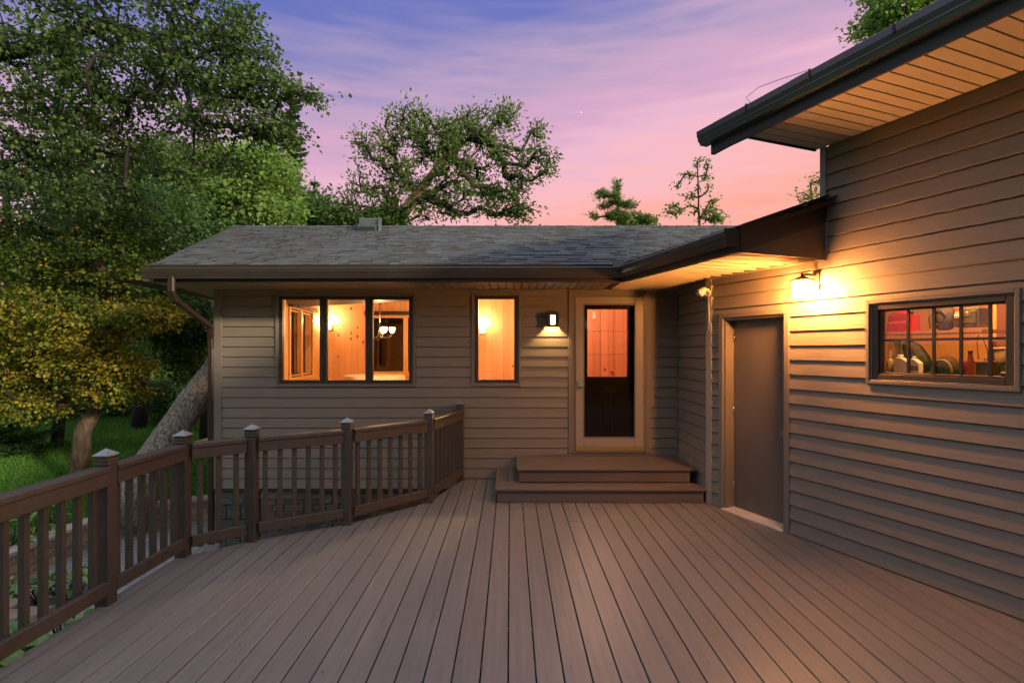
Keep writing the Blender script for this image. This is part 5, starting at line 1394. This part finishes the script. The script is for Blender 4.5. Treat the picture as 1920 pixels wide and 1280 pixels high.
def grow(rs, trunk, radii, blobs, seg=.35, wander=.12, pull=.35):
    """branch skeleton: trunk polyline, then every leaf clump is joined to the nearest limb already grown"""
    nodes = []; par = []; trad = []
    for i in range(len(trunk) - 1):
        p, q = np.array(trunk[i], float), np.array(trunk[i + 1], float); n = max(1, int(np.linalg.norm(q - p) / seg))
        for k in range(n):
            t = k / n; nodes.append(p + (q - p) * t + (rs.normal(0, .012, 3) if i or k else 0)); par.append(len(nodes) - 2); trad.append(radii[i] + (radii[i + 1] - radii[i]) * t)
    nodes.append(np.array(trunk[-1], float)); par.append(len(nodes) - 2); trad.append(radii[-1])
    nt_ = len(nodes); par[0] = -1
    pts = []
    for c, r, n in blobs:
        d = rs.normal(0, 1, (n, 3)); d /= np.linalg.norm(d, axis=1, keepdims=True); q = rs.uniform(.25, 1, (n, 1)) ** .5
        pts.append(np.array(c, float) + d * q * np.array(r, float))
    pts = np.concatenate(pts)
    tn = np.array(nodes)
    dist = np.min(np.linalg.norm(pts[:, None] - tn[None], axis=2), axis=1)
    order = np.argsort(dist); tips = []; cnt = None
    root = tn[0]
    depth = [0.0] * nt_
    for i in range(1, nt_): depth[i] = depth[par[i]] + np.linalg.norm(nodes[i] - nodes[par[i]]) * .3
    cap_ = len(nodes) + len(pts) * 14; buf = np.zeros((cap_, 3)); dep = np.zeros(cap_); buf[:nt_] = tn; dep[:nt_] = depth; nb_ = nt_
    for oi in order:
        p = pts[oi]; arr = buf[:nb_]; dd = np.linalg.norm(arr - p, axis=1); dz = np.maximum(0, arr[:, 2] - p[2])
        cost = dd + pull * .3 * dep[:nb_] + .35 * dz
        j = int(np.argmin(cost)); a = nodes[j]; L0 = dd[j]; n = min(12, max(1, int(L0 / seg))); last = j
        up = np.array([0, 0, .10 * L0]) + rs.normal(0, wander * L0 * .4, 3)
        for k in range(1, n + 1):
            t = k / n; q = a + (p - a) * t + up * math.sin(math.pi * t)
            nodes.append(q); par.append(last); depth.append(depth[last] + L0 / n); last = len(nodes) - 1; buf[last] = q; dep[last] = depth[last]; nb_ = last + 1
        tips.append(last)
    n = len(nodes); leaves = np.zeros(n); leaves[tips] = 1
    for i in range(n - 1, 0, -1):
        leaves[par[i]] += leaves[i]
    return np.array(nodes), par, leaves, tips, nt_, trad

def tube_mesh(name, nodes, par, rad, mat, parent, lo=0, hi=None, minr=0.0, sides=6):
    a = MB(); 
    for i in range(max(lo, 1), len(nodes) if hi is None else hi):
        j = par[i]; r1, r0 = rad[i], rad[j]
        if r0 < minr: continue
        p, q = Vector(nodes[j]), Vector(nodes[i]); d = q - p
        if d.length < 1e-4: continue
        d.normalize(); up = Vector((0, 0, 1)) if abs(d.z) < .9 else Vector((1, 0, 0)); s = d.cross(up).normalized(); u = s.cross(d)
        sd = sides if r0 > .03 else 4
        r0 = min(r0, r1 * 1.35)
        A_ = [a.v(p - d * r0 * .2 + (s * math.cos(6.2832 * k / sd) + u * math.sin(6.2832 * k / sd)) * r0) for k in range(sd)]; B_ = [a.v(q + d * r1 * .2 + (s * math.cos(6.2832 * k / sd) + u * math.sin(6.2832 * k / sd)) * r1) for k in range(sd)]
        for k in range(sd): a.Fc.append([A_[k], A_[(k + 1) % sd], B_[(k + 1) % sd], B_[k]]); a.sm.append(True)
    return a.build(name, mat, parent, fix=False)

def tree(name, label, trunk, radii, blobs, leaf, per, mat, seed, bark='bark_dark', clump=.32, lw=.62, droop=.35, group=None, tip_r=.006, tintc=(.5, .16), tint_jit=.12, tint_fn=None, flat=.6, wander=.12, pull=.35, cat='tree', seg=.35, bcap=.3, spray=None, upbias=.6):
    rs = np.random.RandomState(seed)
    nodes, par, lv, tips, nt_, trad = grow(rs, trunk, radii, blobs, seg=seg, wander=wander, pull=pull)
    root = empty(name, trunk[0], label, cat, group)
    rad = tip_r * np.sqrt(np.maximum(lv, 1)) * 1.15
    rad = np.minimum(rad, np.array(list(trad) + [max(radii) * bcap] * (len(nodes) - nt_)) if True else rad)
    rad[:nt_] = trad
    t_ = MB(); idx = list(range(nt_))
    jr = [trad[i] * (1 + rs.normal(0, .05)) for i in idx]
    t_.tube([nodes[i] for i in idx], jr, 20 if max(radii) > .1 else 8)
    if max(radii) > .12: t_.V = [tuple(Vector(v) + mnoise.noise_vector(Vector((v[0] * 5, v[1] * 5, v[2] * 2.2))) * (.16 * max(radii)) + mnoise.noise_vector(Vector((v[0] * 15, v[1] * 15, v[2] * 5))) * (.06 * max(radii))) for v in t_.V]
    t_.build('trunk', M[bark], root, fix=False)
    tube_mesh('branches', nodes, par, rad, M['twig'], root, lo=nt_, minr=.0)
    tp = nodes[tips]; tpar = nodes[[par[i] for i in tips]]
    dirn = tp - tpar; dirn /= (np.linalg.norm(dirn, axis=1, keepdims=True) + 1e-6)
    n = len(tips) * per
    ci = np.repeat(np.arange(len(tips)), per)
    off = rs.normal(0, 1, (n, 3)); off /= (np.linalg.norm(off, axis=1, keepdims=True)); off *= (rs.uniform(0, 1, (n, 1)) ** .45) * clump; off[:, 2] *= flat
    along_ = dirn[ci] * rs.uniform(-.9, .7, (n, 1)) * clump
    C = tp[ci] + off + along_
    if spray is not None: C = C + np.array(spray[:3]) * rs.uniform(-1, 1, (n, 1)) * spray[3]
    A = off / clump + dirn[ci] * .8 + rs.normal(0, .35, (n, 3)); A[:, 2] -= droop
    Nn = rs.normal(0, .55, (n, 3)); Nn[:, 2] += upbias + .4
    Ln = leaf * rs.uniform(.65, 1.25, n); Wd = Ln * lw * rs.uniform(.8, 1.2, n)
    ct = rs.normal(tintc[0], tintc[1], len(tips))
    if tint_fn is not None: ct = ct + tint_fn(tp)
    tn = np.clip(ct[ci] + rs.normal(0, tint_jit, n), 0, 1)
    quads_object('crown', leaf_quads(C, A, Nn, Ln, Wd), 4, tn, mat, root)
    return root

LG = leaf_mat('maple_leaf', [(0, (.030, .060, .022)), (.35, (.075, .130, .038)), (.7, (.130, .195, .055)), (1, (.20, .26, .075))], .45)
LY = leaf_mat('warm_lit_maple_leaf', [(0, (.04, .075, .014)), (.35, (.10, .15, .025)), (.65, (.22, .22, .03)), (.88, (.42, .32, .04)), (1, (.55, .42, .06))], .4)  # gold end of the ramp puts warm light into the leaf colour
LB_ = leaf_mat('fresh_leaf', [(0, (.12, .19, .05)), (.5, (.23, .35, .10)), (1, (.36, .48, .16))], .5)
LD_ = leaf_mat('deep_leaf', [(0, (.026, .060, .022)), (.5, (.075, .145, .045)), (1, (.15, .23, .07))], .45)
LO = leaf_mat('oak_leaf', [(0, (.07, .12, .035)), (.5, (.15, .22, .065)), (1, (.25, .32, .11))], .45)
LC = leaf_mat('blue_needle', [(0, (.02, .055, .042)), (.5, (.055, .125, .095)), (1, (.11, .20, .145))], .2)

def B(px, py, Y, rx, ry, rz, n):
    """leaf cloud: pixel centre, distance, half-extent in pixels across and up, metres deep"""
    return (tuple(P(px, py, Y)), (rx * Y / F, rz, ry * Y / F), n)
def G(px, Y):
    x = (px - CX) * Y / F; return (x, Y, lawn_h(x, Y) - .06)
# --- 1 the big maple that hangs in from the upper left
yA = 8.2
tree('maple_tree', 'large dark maple hanging in from the upper left with leaves against the sky',
     [G(-330, yA), tuple(P(-310, 500, yA)), tuple(P(-230, 230, yA)), tuple(P(-60, 110, yA)), tuple(P(110, 70, yA)), tuple(P(210, 47, yA - .2)), tuple(P(290, 75, yA - .4)), tuple(P(345, 150, yA - .5)), tuple(P(365, 230, yA - .5)), tuple(P(362, 300, yA - .5))], [.30, .27, .22, .15, .10, .075, .05, .035, .022, .010],
     [B(40, 20, yA, 250, 70, 1.5, 230), B(240, 25, yA - .3, 150, 55, 1.2, 120), B(390, 30, yA - .5, 90, 60, .9, 110), B(455, 90, yA - .5, 62, 45, .6, 66), B(420, 160, yA - .6, 90, 32, .6, 64), B(510, 165, yA - .6, 62, 22, .4, 46), B(590, 181, yA - .7, 34, 6, .2, 15),
      B(335, 120, yA - .5, 80, 45, .8, 60), B(440, 222, yA - .5, 110, 32, .6, 84), B(520, 250, yA - .6, 48, 24, .4, 36), B(395, 290, yA - .4, 70, 28, .6, 40), B(210, 120, yA, 130, 45, 1.2, 100), B(180, 200, yA, 120, 40, 1.0, 100), B(290, 200, yA - .2, 40, 40, .7, 26), B(50, 140, yA, 170, 70, 1.4, 170), B(50, 260, yA + .2, 150, 60, 1.2, 150), B(180, 285, yA + .2, 100, 40, 1.0, 80), B(60, 370, yA + .4, 150, 55, 1.0, 130), B(190, 370, yA + .4, 80, 40, .8, 60)],
     .070, 17, LG, 11, bark='twig', bcap=.13, clump=.20, lw=.8, droop=.6, tip_r=.0042, tintc=(.42, .18), flat=.5, spray=(.86, 0, -.45, .20))
# --- 2 maple at mid left on its leaning trunk, warm light painted into its leaves
yB = 9.6
tree('maple_tree', 'maple at the left with warm light painted yellow into its leaves and a slim leaning brown trunk',
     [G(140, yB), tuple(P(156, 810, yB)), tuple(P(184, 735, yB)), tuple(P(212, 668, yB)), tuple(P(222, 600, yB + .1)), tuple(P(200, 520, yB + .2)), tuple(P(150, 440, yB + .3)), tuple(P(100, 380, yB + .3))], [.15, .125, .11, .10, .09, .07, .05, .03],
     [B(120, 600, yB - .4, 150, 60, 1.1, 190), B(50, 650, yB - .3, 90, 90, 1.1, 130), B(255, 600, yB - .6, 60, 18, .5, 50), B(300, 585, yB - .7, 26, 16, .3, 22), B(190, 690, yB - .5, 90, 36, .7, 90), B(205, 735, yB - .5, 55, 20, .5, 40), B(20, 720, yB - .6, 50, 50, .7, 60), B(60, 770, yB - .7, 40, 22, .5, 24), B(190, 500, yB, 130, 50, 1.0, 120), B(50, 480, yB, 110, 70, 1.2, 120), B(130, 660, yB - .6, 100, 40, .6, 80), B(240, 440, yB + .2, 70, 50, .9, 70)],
     .068, 42, LY, 23, clump=.22, lw=.75, droop=.55, tip_r=.005, tintc=(.46, .24), flat=.5, spray=(.9, 0, -.3, .2), tint_fn=lambda p: np.where(p[:, 2] > P(0, 500, yB).z, -.26, np.where((p[:, 2] < P(0, 580, yB).z) & (p[:, 2] > P(0, 760, yB).z), .20, -.04)))  # tint by height paints the warm-lit band gold, greener above it
# --- 3 thick leaning trunk by the house corner
tree('leaning_tree', 'thick mottled grey trunk leaning toward the house corner with a dark green crown',
     [(-5.75, 8.05, -.9), tuple(P(262, 905, 8.15)), tuple(P(310, 825, 8.55)), tuple(P(360, 758, 9.0)), tuple(P(405, 690, 9.6)), tuple(P(420, 630, 10.3)), tuple(P(400, 560, 11.0)), tuple(P(345, 490, 11.6)), tuple(P(310, 430, 12))], [.27, .245, .235, .225, .215, .18, .13, .08, .04],
     [B(330, 590, 10.6, 80, 55, .8, 110), B(360, 660, 10.6, 50, 60, .6, 70), B(300, 440, 12, 95, 90, 1.6, 170), B(420, 470, 12.6, 60, 60, 1.0, 70), B(210, 400, 12, 100, 60, 1.5, 100)],
     .095, 34, LD_, 31, bark='bark', clump=.32, lw=.7, droop=.4, tip_r=.005, tintc=(.5, .2))
# --- trees further back
def far_tree(label, base_px, Y, r0, top, blobs, leaf, per, mat, seed, group='trees beyond the lawn', name='broadleaf_tree', **kw):
    kw.setdefault('bark', 'twig')
    b = G(base_px, Y); tp = P(top[0], top[1], Y); mid = Vector(b).lerp(tp, .5) + Vector((.15, 0, 0))
    return tree(name, label, [b, tuple(mid), tuple(tp)], [r0, r0 * .65, r0 * .2], blobs, leaf, per, mat, seed, group=group, **kw)
far_tree('bright light-green tree standing behind the left end of the house roof', 470, 21, .26, (470, 330), [B(440, 350, 21, 105, 75, 2.2, 210), B(500, 330, 21, 55, 60, 1.6, 90), B(390, 400, 21, 120, 50, 2, 120), B(340, 370, 21, 80, 60, 2, 100), B(500, 400, 21, 70, 35, 1.6, 70)], .20, 36, LB_, 41, clump=.62, lw=.7, tip_r=.012, seg=.8)
far_tree('slim brown-trunked tree second from the left behind the yellow-lit maple', 105, 13, .14, (120, 560), [B(110, 540, 13.4, 120, 80, 1.6, 110), B(30, 520, 13.6, 110, 80, 1.6, 80), B(220, 540, 13.8, 90, 80, 1.4, 80)], .12, 26, LG, 43, clump=.42, tip_r=.007, seg=.5)
far_tree('short grey trunk leaning left between the thick trunk and the house corner', 386, 13.5, .15, (360, 700), [B(350, 640, 13.8, 70, 60, 1.2, 80), B(300, 660, 14, 70, 40, 1.2, 46)], .12, 28, LB_, 44, clump=.42, tip_r=.007, seg=.5)
far_tree('tall dark tree closing the view at the far left edge', 20, 17, .22, (10, 300), [B(20, 400, 17, 150, 110, 2.2, 90), B(-20, 560, 17, 150, 140, 2, 110), B(150, 460, 18, 130, 90, 2, 80), B(250, 520, 19, 120, 90, 2, 110)], .15, 34, LD_, 45, clump=.55, tip_r=.009, seg=.7)
far_tree('mid-green tree behind the yellow-lit maple under the maple branches', 260, 16, .2, (270, 330), [B(280, 380, 16, 110, 80, 1.8, 150), B(180, 330, 16, 100, 70, 1.8, 120), B(330, 300, 16, 60, 50, 1.2, 60)], .14, 34, LG, 46, clump=.5, tip_r=.009, seg=.7, tintc=(.5, .2))
far_tree('rounded dark green tree showing over the roof left of the vent', 600, 24, .2, (600, 385), [B(598, 400, 24, 45, 30, 1.5, 90), B(560, 390, 24.5, 40, 32, 1.5, 70), B(660, 415, 24, 40, 14, 1.2, 40), B(720, 412, 24, 60, 14, 1.2, 50)], .19, 34, LD_, 47, clump=.5, tip_r=.01, seg=.8, tintc=(.75, .2))
# --- oak over the middle of the roof
yO = 24
tree('oak_tree', 'open-crowned oak standing against the pink sky behind the middle of the roof',
     [G(742, yO), tuple(P(742, 500, yO)), tuple(P(735, 430, yO)), tuple(P(770, 380, yO)), tuple(P(800, 340, yO)), tuple(P(840, 290, yO)), tuple(P(890, 250, yO))], [.42, .36, .30, .22, .16, .10, .05],
     [B(700, 268, yO, 48, 26, 1.0, 34), B(745, 240, yO, 26, 40, .8, 26), B(780, 230, yO, 32, 36, 1, 36), B(815, 265, yO, 60, 36, 1.4, 56), B(852, 248, yO, 40, 26, 1.0, 40), B(905, 240, yO, 50, 40, 1.2, 56), B(955, 215, yO, 24, 28, .7, 22), B(885, 290, yO, 70, 45, 1.6, 76), B(960, 300, yO, 40, 40, 1.2, 40), B(1005, 268, yO, 14, 34, .5, 14), B(1022, 305, yO, 20, 36, .6, 26), B(800, 320, yO, 90, 40, 1.8, 90), B(700, 330, yO, 50, 40, 1.4, 34), B(690, 375, yO, 60, 35, 1.5, 44), B(770, 380, yO, 70, 40, 1.8, 60), B(870, 370, yO, 80, 40, 1.8, 80), B(950, 375, yO, 50, 35, 1.4, 50), B(985, 400, yO, 25, 22, 1, 18), B(985, 345, yO, 22, 20, .8, 12)],
     .20, 15, LO, 52, bcap=.5, clump=.46, lw=.5, droop=.1, tip_r=.016, tintc=(.45, .2), seg=.6, wander=.28, pull=.25, flat=.9)
far_tree('bright green tree top showing above the garage roof edge at the upper right', 1680, 15, .2, (1680, 0), [B(1690, 15, 15, 60, 42, 1.2, 150), B(1640, 45, 15, 36, 16, .7, 30), B(1690, -60, 15, 70, 60, 1.4, 120)], .13, 22, LB_, 61, group='trees beyond the garage', clump=.34, tip_r=.008, seg=.6)
far_tree('sparse twiggy tree top beside the garage corner board', 1525, 20, .1, (1520, 345), [B(1525, 345, 20, 14, 22, .5, 14), B(1500, 366, 20, 12, 8, .4, 6), B(1530, 372, 20, 26, 12, .6, 16)], .12, 9, LO, 62, group='trees beyond the garage', clump=.26, tip_r=.008, seg=.5, tintc=(.8, .15))
far_tree('sparse slender tree with small tufts of leaves against the sky right of the pine', 1307, 26, .13, (1308, 312), [B(1312, 310, 26, 16, 14, .5, 9), B(1283, 332, 26, 14, 8, .4, 7), B(1270, 345, 26, 6, 8, .3, 4), B(1325, 330, 26, 6, 8, .3, 4), B(1318, 352, 26, 14, 12, .4, 7), B(1290, 368, 26, 14, 8, .4, 7), B(1264, 395, 26, 16, 12, .5, 16), B(1312, 392, 26, 24, 18, .6, 10), B(1330, 402, 26, 22, 10, .6, 20), B(1352, 408, 26, 16, 8, .4, 14), B(1340, 375, 26, 8, 10, .3, 5)], .17, 9, LO, 63, group='small trees showing over the roof ridge', clump=.26, tip_r=.018, seg=.5, tintc=(.75, .2), wander=.3)
far_tree('low rounded bush top just over the ridge between the pine and the sparse tree', 1210, 30, .12, (1212, 412), [B(1212, 414, 30, 14, 8, .6, 26), B(1180, 412, 30, 24, 12, .8, 40)], .2, 22, LG, 64, group='small trees showing over the roof ridge', clump=.35, tip_r=.01, seg=.6, tintc=(.9, .15))

# --- conifers: whorls of drooping sprays
def conifer(label, px, Y, top_py, base_r, width_px, mat, seed, gaps=.0, levels=26, per=60, nl=.13, group='conifers behind the trees', upturn=.25, name='spruce_tree', start=.12):
    rs = np.random.RandomState(seed); b = Vector(G(px, Y)); t = P(px, top_py, Y); H0 = t.z - b.z
    root = empty(name, b, label, 'tree', group)
    m_ = MB(); m_.tube([b, b.lerp(t, .5), t], [base_r, base_r * .55, .02], 8); m_.build('trunk', M['twig'], root, fix=False)
    br = MB(); Cs, As, Ns, Ts = [], [], [], []
    wmax = width_px * Y / F
    for l in range(levels):
        f = start + (1 - start) * (l / levels) ** .9; z = b.z + H0 * f; w = wmax * (1 - f) ** .75 + .12
        for k in range(rs.randint(4, 7)):
            if rs.rand() < gaps: continue
            an = rs.uniform(0, 6.283); L0 = w * rs.uniform(.6, 1.1); d = np.array([math.cos(an), math.sin(an), 0])
            o_ = np.array([b.x + (t.x - b.x) * f, b.y, z]); pts = [o_ + d * L0 * s + np.array([0, 0, upturn * L0 * (s * s * 1.2 - s * .6)]) for s in (0, .35, .7, 1)]
            br.tube(pts, [.022 * L0 + .006, .012 * L0 + .004, .006, .003], 4)
            n = int(per * (.35 + L0 / wmax)); s = rs.uniform(.12, 1.02, n); C = np.array([np.interp(s, (0, .35, .7, 1), [p[q] for p in pts]) for q in range(3)]).T
            side = np.cross(d, [0, 0, 1]); wdt = .34 * L0 * (1.1 - s)[:, None]; sd = rs.uniform(-1, 1, (n, 1)); C = C + side * sd * wdt + rs.normal(0, .03, (n, 3)) + np.array([0, 0, -.05]) * np.abs(sd)
            Cs.append(C); As.append(d * .8 + side * sd * 1.2 + rs.normal(0, .3, (n, 3)) + np.array([0, 0, .15])); nn = rs.normal(0, .5, (n, 3)); nn[:, 2] += .8; Ns.append(nn); Ts.append(np.clip(rs.normal(.5, .18) + rs.normal(0, .12, n), 0, 1))
    br.build('branches', M['twig'], root, fix=False)
    C = np.concatenate(Cs); n = len(C); Ln = nl * 2.1 * rs.uniform(.6, 1.3, n)
    quads_object('crown', leaf_quads(C, np.concatenate(As), np.concatenate(Ns), Ln, Ln * .26, .05), 4, np.concatenate(Ts), mat, root)
conifer('tall dark spruce rising behind the bright tree left of the oak', 545, 27, 150, .25, 72, LD_, 71, levels=34, per=90, nl=.16)
conifer('narrow spruce behind the left roof slope, shorter than its neighbour', 590, 30, 330, .2, 50, LD_, 72, levels=20, per=80, nl=.16)
conifer('blue-green spruce half hidden behind the maple branches', 275, 24, 250, .24, 88, LC, 73, levels=30, per=85, nl=.16)
conifer('blue-green spruce low at the left behind the yellow-lit maple', 130, 22, 330, .22, 95, LC, 74, levels=28, per=80, nl=.16)
far_tree('dark green pine top poking above the roof ridge right of the oak', 1152, 29, .17, (1157, 338), [B(1157, 348, 29, 5, 10, .3, 10), B(1130, 364, 29, 16, 6, .5, 20), B(1150, 372, 29, 16, 10, .6, 26), B(1178, 384, 29, 16, 6, .5, 22), B(1135, 384, 29, 14, 6, .5, 14), B(1108, 408, 29, 9, 6, .4, 8), B(1148, 402, 29, 18, 10, .7, 26), B(1172, 404, 29, 14, 8, .5, 14)], .22, 26, LO, 75, group='small trees showing over the roof ridge', name='pine_tree', clump=.28, lw=.22, droop=-.5, tip_r=.014, seg=.5, tintc=(.6, .2), flat=.5)
conifer('young dark conifer at the left edge in front of the lawn', 20, 12, 700, .06, 100, LD_, 76, levels=16, per=80, nl=.07, group='conifers behind the trees')

# --- shrubs and saplings in front of the woods
def shrub(label, px, Y, h_px, w_px, mat, seed, leaf=.11, n=70, per=40, group='shrubs along the far side of the lawn', tintc=(.45, .2), name='shrub'):
    b = G(px, Y); top = P(px, 0, Y); hh = h_px * Y / F; ww = w_px * Y / F
    c = (b[0], b[1], b[2] + hh * .55)
    tree(name, label, [b, (b[0] + .03, b[1], b[2] + hh * .3), (b[0], b[1], b[2] + hh * .6)], [.04, .03, .012], [(c, (ww, ww * .8, hh * .5), n)], leaf, per, mat, seed, group=group, clump=.26 + .012 * Y, tip_r=.004, seg=.4, cat='shrub', tintc=tintc, lw=.65)
sh = [(40, 17, 75, 60, LG, 'dark shrub at the far left edge beneath the yellow-lit maple'), (125, 18, 70, 50, LB_, 'mid-green shrub between the two slim trunks at the left'), (235, 18.5, 62, 42, LD_, 'low dark shrub just right of the yellow-lit maple trunk'),
      (300, 17, 80, 46, LG, 'tall dark shrub behind the thick leaning trunk'), (350, 18, 95, 45, LB_, 'green shrub right of the thick leaning trunk, near the house corner'), (392, 16, 110, 34, LB_, 'dark shrub tight against the house corner'), (180, 20, 40, 34, LG, 'small dark shrub in front of the bright patch of lawn'),
      (270, 22, 90, 40, LB_, 'airy sapling standing before the bright lawn patch'), (215, 23, 60, 26, LB_, 'thin sapling left of the airy sapling before the bright lawn')]
for k, (px, Y, h, w_, mt, lb) in enumerate(sh): shrub(lb, px, Y, h, w_, mt, 80 + k, tintc=(.6, .2), leaf=.13, n=60 if k < 7 else 34, per=38 if k < 7 else 20)
# woodland screen: half far behind everything, half unseen behind the camera, added to darken reflections
rs = np.random.RandomState(99); n = 40000
wx = rs.uniform(-60, 30, n); wy = 40 + rs.uniform(0, 9, n) + .15 * np.abs(wx + 10)
hh = 4.5 + 3.2 * np.sin(wx * .21 + 1) + 2 * np.sin(wx * .53) + rs.uniform(-1, 1, n); hh = np.where(wx > -8, np.minimum(hh, 4.5), hh + 3.0)
wz = -.3 + hh * rs.uniform(0.02, 1, n) ** .8
wx[n // 2:] = rs.uniform(-45, 30, n - n // 2); wy[n // 2:] = -13 - rs.uniform(0, 5, n - n // 2); wz[n // 2:] = -.8 + rs.uniform(0, 1, n - n // 2) ** .8 * (7 + 2 * np.sin(wx[n // 2:] * .4))
C = np.stack([wx, wy, wz], 1); C += rs.normal(0, .2, (n, 3)); A = rs.normal(0, 1, (n, 3)); Nn = rs.normal(0, .6, (n, 3)); Nn[:, 2] += .7; Ln = rs.uniform(.5, 1.0, n)
o = quads_object('woodland', leaf_quads(C, A, Nn, Ln, Ln * .7), 4, np.clip(rs.normal(.45, .2, n) + .25 * np.sin(wx * .6), 0, 1), LD_); o['kind'] = 'stuff'
# shrubs in the shade beyond the patio under the house
for k, (x, y, lb) in enumerate(((-2.0, 9.6, 'dark shrub glimpsed below the house right of the second pier'), (-1.5, 9.9, 'green shrub glimpsed below the house behind the support post'))):
    zb_ = lawn_h(x, y); tree('shrub', lb, [(x, y, zb_ - .05), (x, y, zb_ + .15), (x + .02, y, zb_ + .3)], [.03, .02, .01], [((x, y, zb_ + .3), (.45, .4, .3), 50)], .07, 34, LG, 95 + k, clump=.16, tip_r=.003, seg=.2, cat='shrub', tintc=(.75, .2), group='shrubs below the raised house')

# --- hostas and low leafy plants
def hosta_mat(): return leaf_mat('hosta_leaf', [(0, (.035, .10, .05)), (.5, (.10, .22, .06)), (1, (.26, .38, .10))], .25, .4)
HM = hosta_mat()
def hosta(x, y, z, label, seed, n=16, L0=.26, group='hostas below the deck edge', w=.6):
    r = random.Random(seed); root = empty('hosta', (x, y, z), label, 'plant', group)
    V, T_ = [], []
    a = MB()
    for k in range(n):
        an = r.uniform(0, 6.283); d = Vector((math.cos(an), math.sin(an), 0)); s = Vector((-d.y, d.x, 0)); st = r.uniform(.03, .16); ln = L0 * r.uniform(.7, 1.15); rise = r.uniform(.10, .34); tn = r.uniform(.2, .9)
        p0 = Vector((x, y, z)) + d * st + Vector((0, 0, rise)); 
        a.tube([Vector((x, y, z)) + d * .02, p0], .005, 4)
        prof = [(0, .02), (.18, .42), (.42, .5), (.7, .36), (.9, .14), (1, .01)]
        def pt(t, q, h): return p0 + d * ln * t + s * (w * ln * q) + Vector((0, 0, ln * (.30 * t - .62 * t * t) + abs(q) * ln * .22 + h))
        for (t0, w0), (t1, w1) in zip(prof[:-1], prof[1:]):
            for sg in (-1, 1):
                for f0, f1 in ((0, .5), (.5, 1)):
                    V += [pt(t0, sg * w0 * f0, 0), pt(t1, sg * w1 * f0, 0), pt(t1, sg * w1 * f1, 0), pt(t0, sg * w0 * f1, 0)]; T_.append(tn + (.22 if f0 else 0))
    a.build('stems', M['twig'], root, fix=False)
    o = quads_object('leaves', np.array([tuple(v) for v in V]), 4, np.clip(T_, 0, 1), HM, root); o.data.polygons.foreach_set('use_smooth', [True] * len(o.data.polygons))
for k, (x, y, lb) in enumerate(((-2.93, 2.62, 'broad-leaved hosta at the bottom left corner of the deck'), (-2.95, 2.95, 'hosta with striped leaves below the lower rail, left of the nearest post'), (-2.94, 3.25, 'hosta under the lower rail just left of the nearest post'), (-2.95, 3.55, 'small hosta just beyond the nearest railing post'))):
    hosta(x, y, bed_z(x, y), lb, 110 + k, 26, .24 if k < 3 else .17)
for k, (px, py, Y, lb) in enumerate(((30, 1120, 5.75, 'yellow-green hosta behind the railing at the left edge'), (75, 1118, 5.85, 'yellow-green hosta between the second and third balusters'), (118, 1112, 5.9, 'leafy green plant behind the balusters left of the nearest post'), (145, 1095, 6.1, 'dark spiky plant just left of the nearest railing post'))):
    c = P(px, py, Y); hosta(c.x, c.y, PZ, lb, 120 + k, 18, .17, group='leafy plants in the mulch bed', w=.5)
# clump of leafy ground cover above the retaining wall at left
for k, (px, Y, lb) in enumerate(((20, 6.6, 'leafy plant at the left edge above the retaining wall'), (60, 7.0, 'low leafy plant on the lawn edge above the retaining wall'), (105, 7.4, 'small leafy plant above the curve of the retaining wall'))):
    x = min((px - CX) * Y / F, -6.2); hosta(x, Y, lawn_h(x, Y), lb, 130 + k, 16, .16, group='leafy plants above the retaining wall', w=.45)
# grass blades on the nearer lawn
rs = np.random.RandomState(5); pts = []
while len(pts) < 60000:
    Y = 5 + 15 * rs.rand() ** 1.7; px = rs.uniform(-60, 720); x = (px - CX) * Y / F
    if x > -3.9 and Y > 10.4: continue
    if inside_patio(x, Y) or inside_patio(x + .25, Y - .2): continue
    pts.append((x, Y, lawn_h(x, Y) - .01))
C = np.array(pts); n = len(C); Ln = rs.uniform(.05, .11, n) * (1 + .02 * C[:, 1]); A = rs.normal(0, .35, (n, 3)); A[:, 2] = 1; Nn = rs.normal(0, 1, (n, 3)); C[:, 2] += Ln * .4
GM = leaf_mat('grass_blade', [(0, (.03, .09, .014)), (.5, (.105, .25, .04)), (1, (.20, .34, .07))], .3)
tn = np.array([.5 + .35 * mnoise.noise(Vector((p[0] * .5, p[1] * .5, 1))) for p in pts]) + rs.normal(0, .15, n)
o = quads_object('grass', leaf_quads(C, A, Nn, Ln, np.full(n, .012) * (1 + .05 * C[:, 1]), .05), 4, np.clip(tn, 0, 1), GM); o['kind'] = 'stuff'
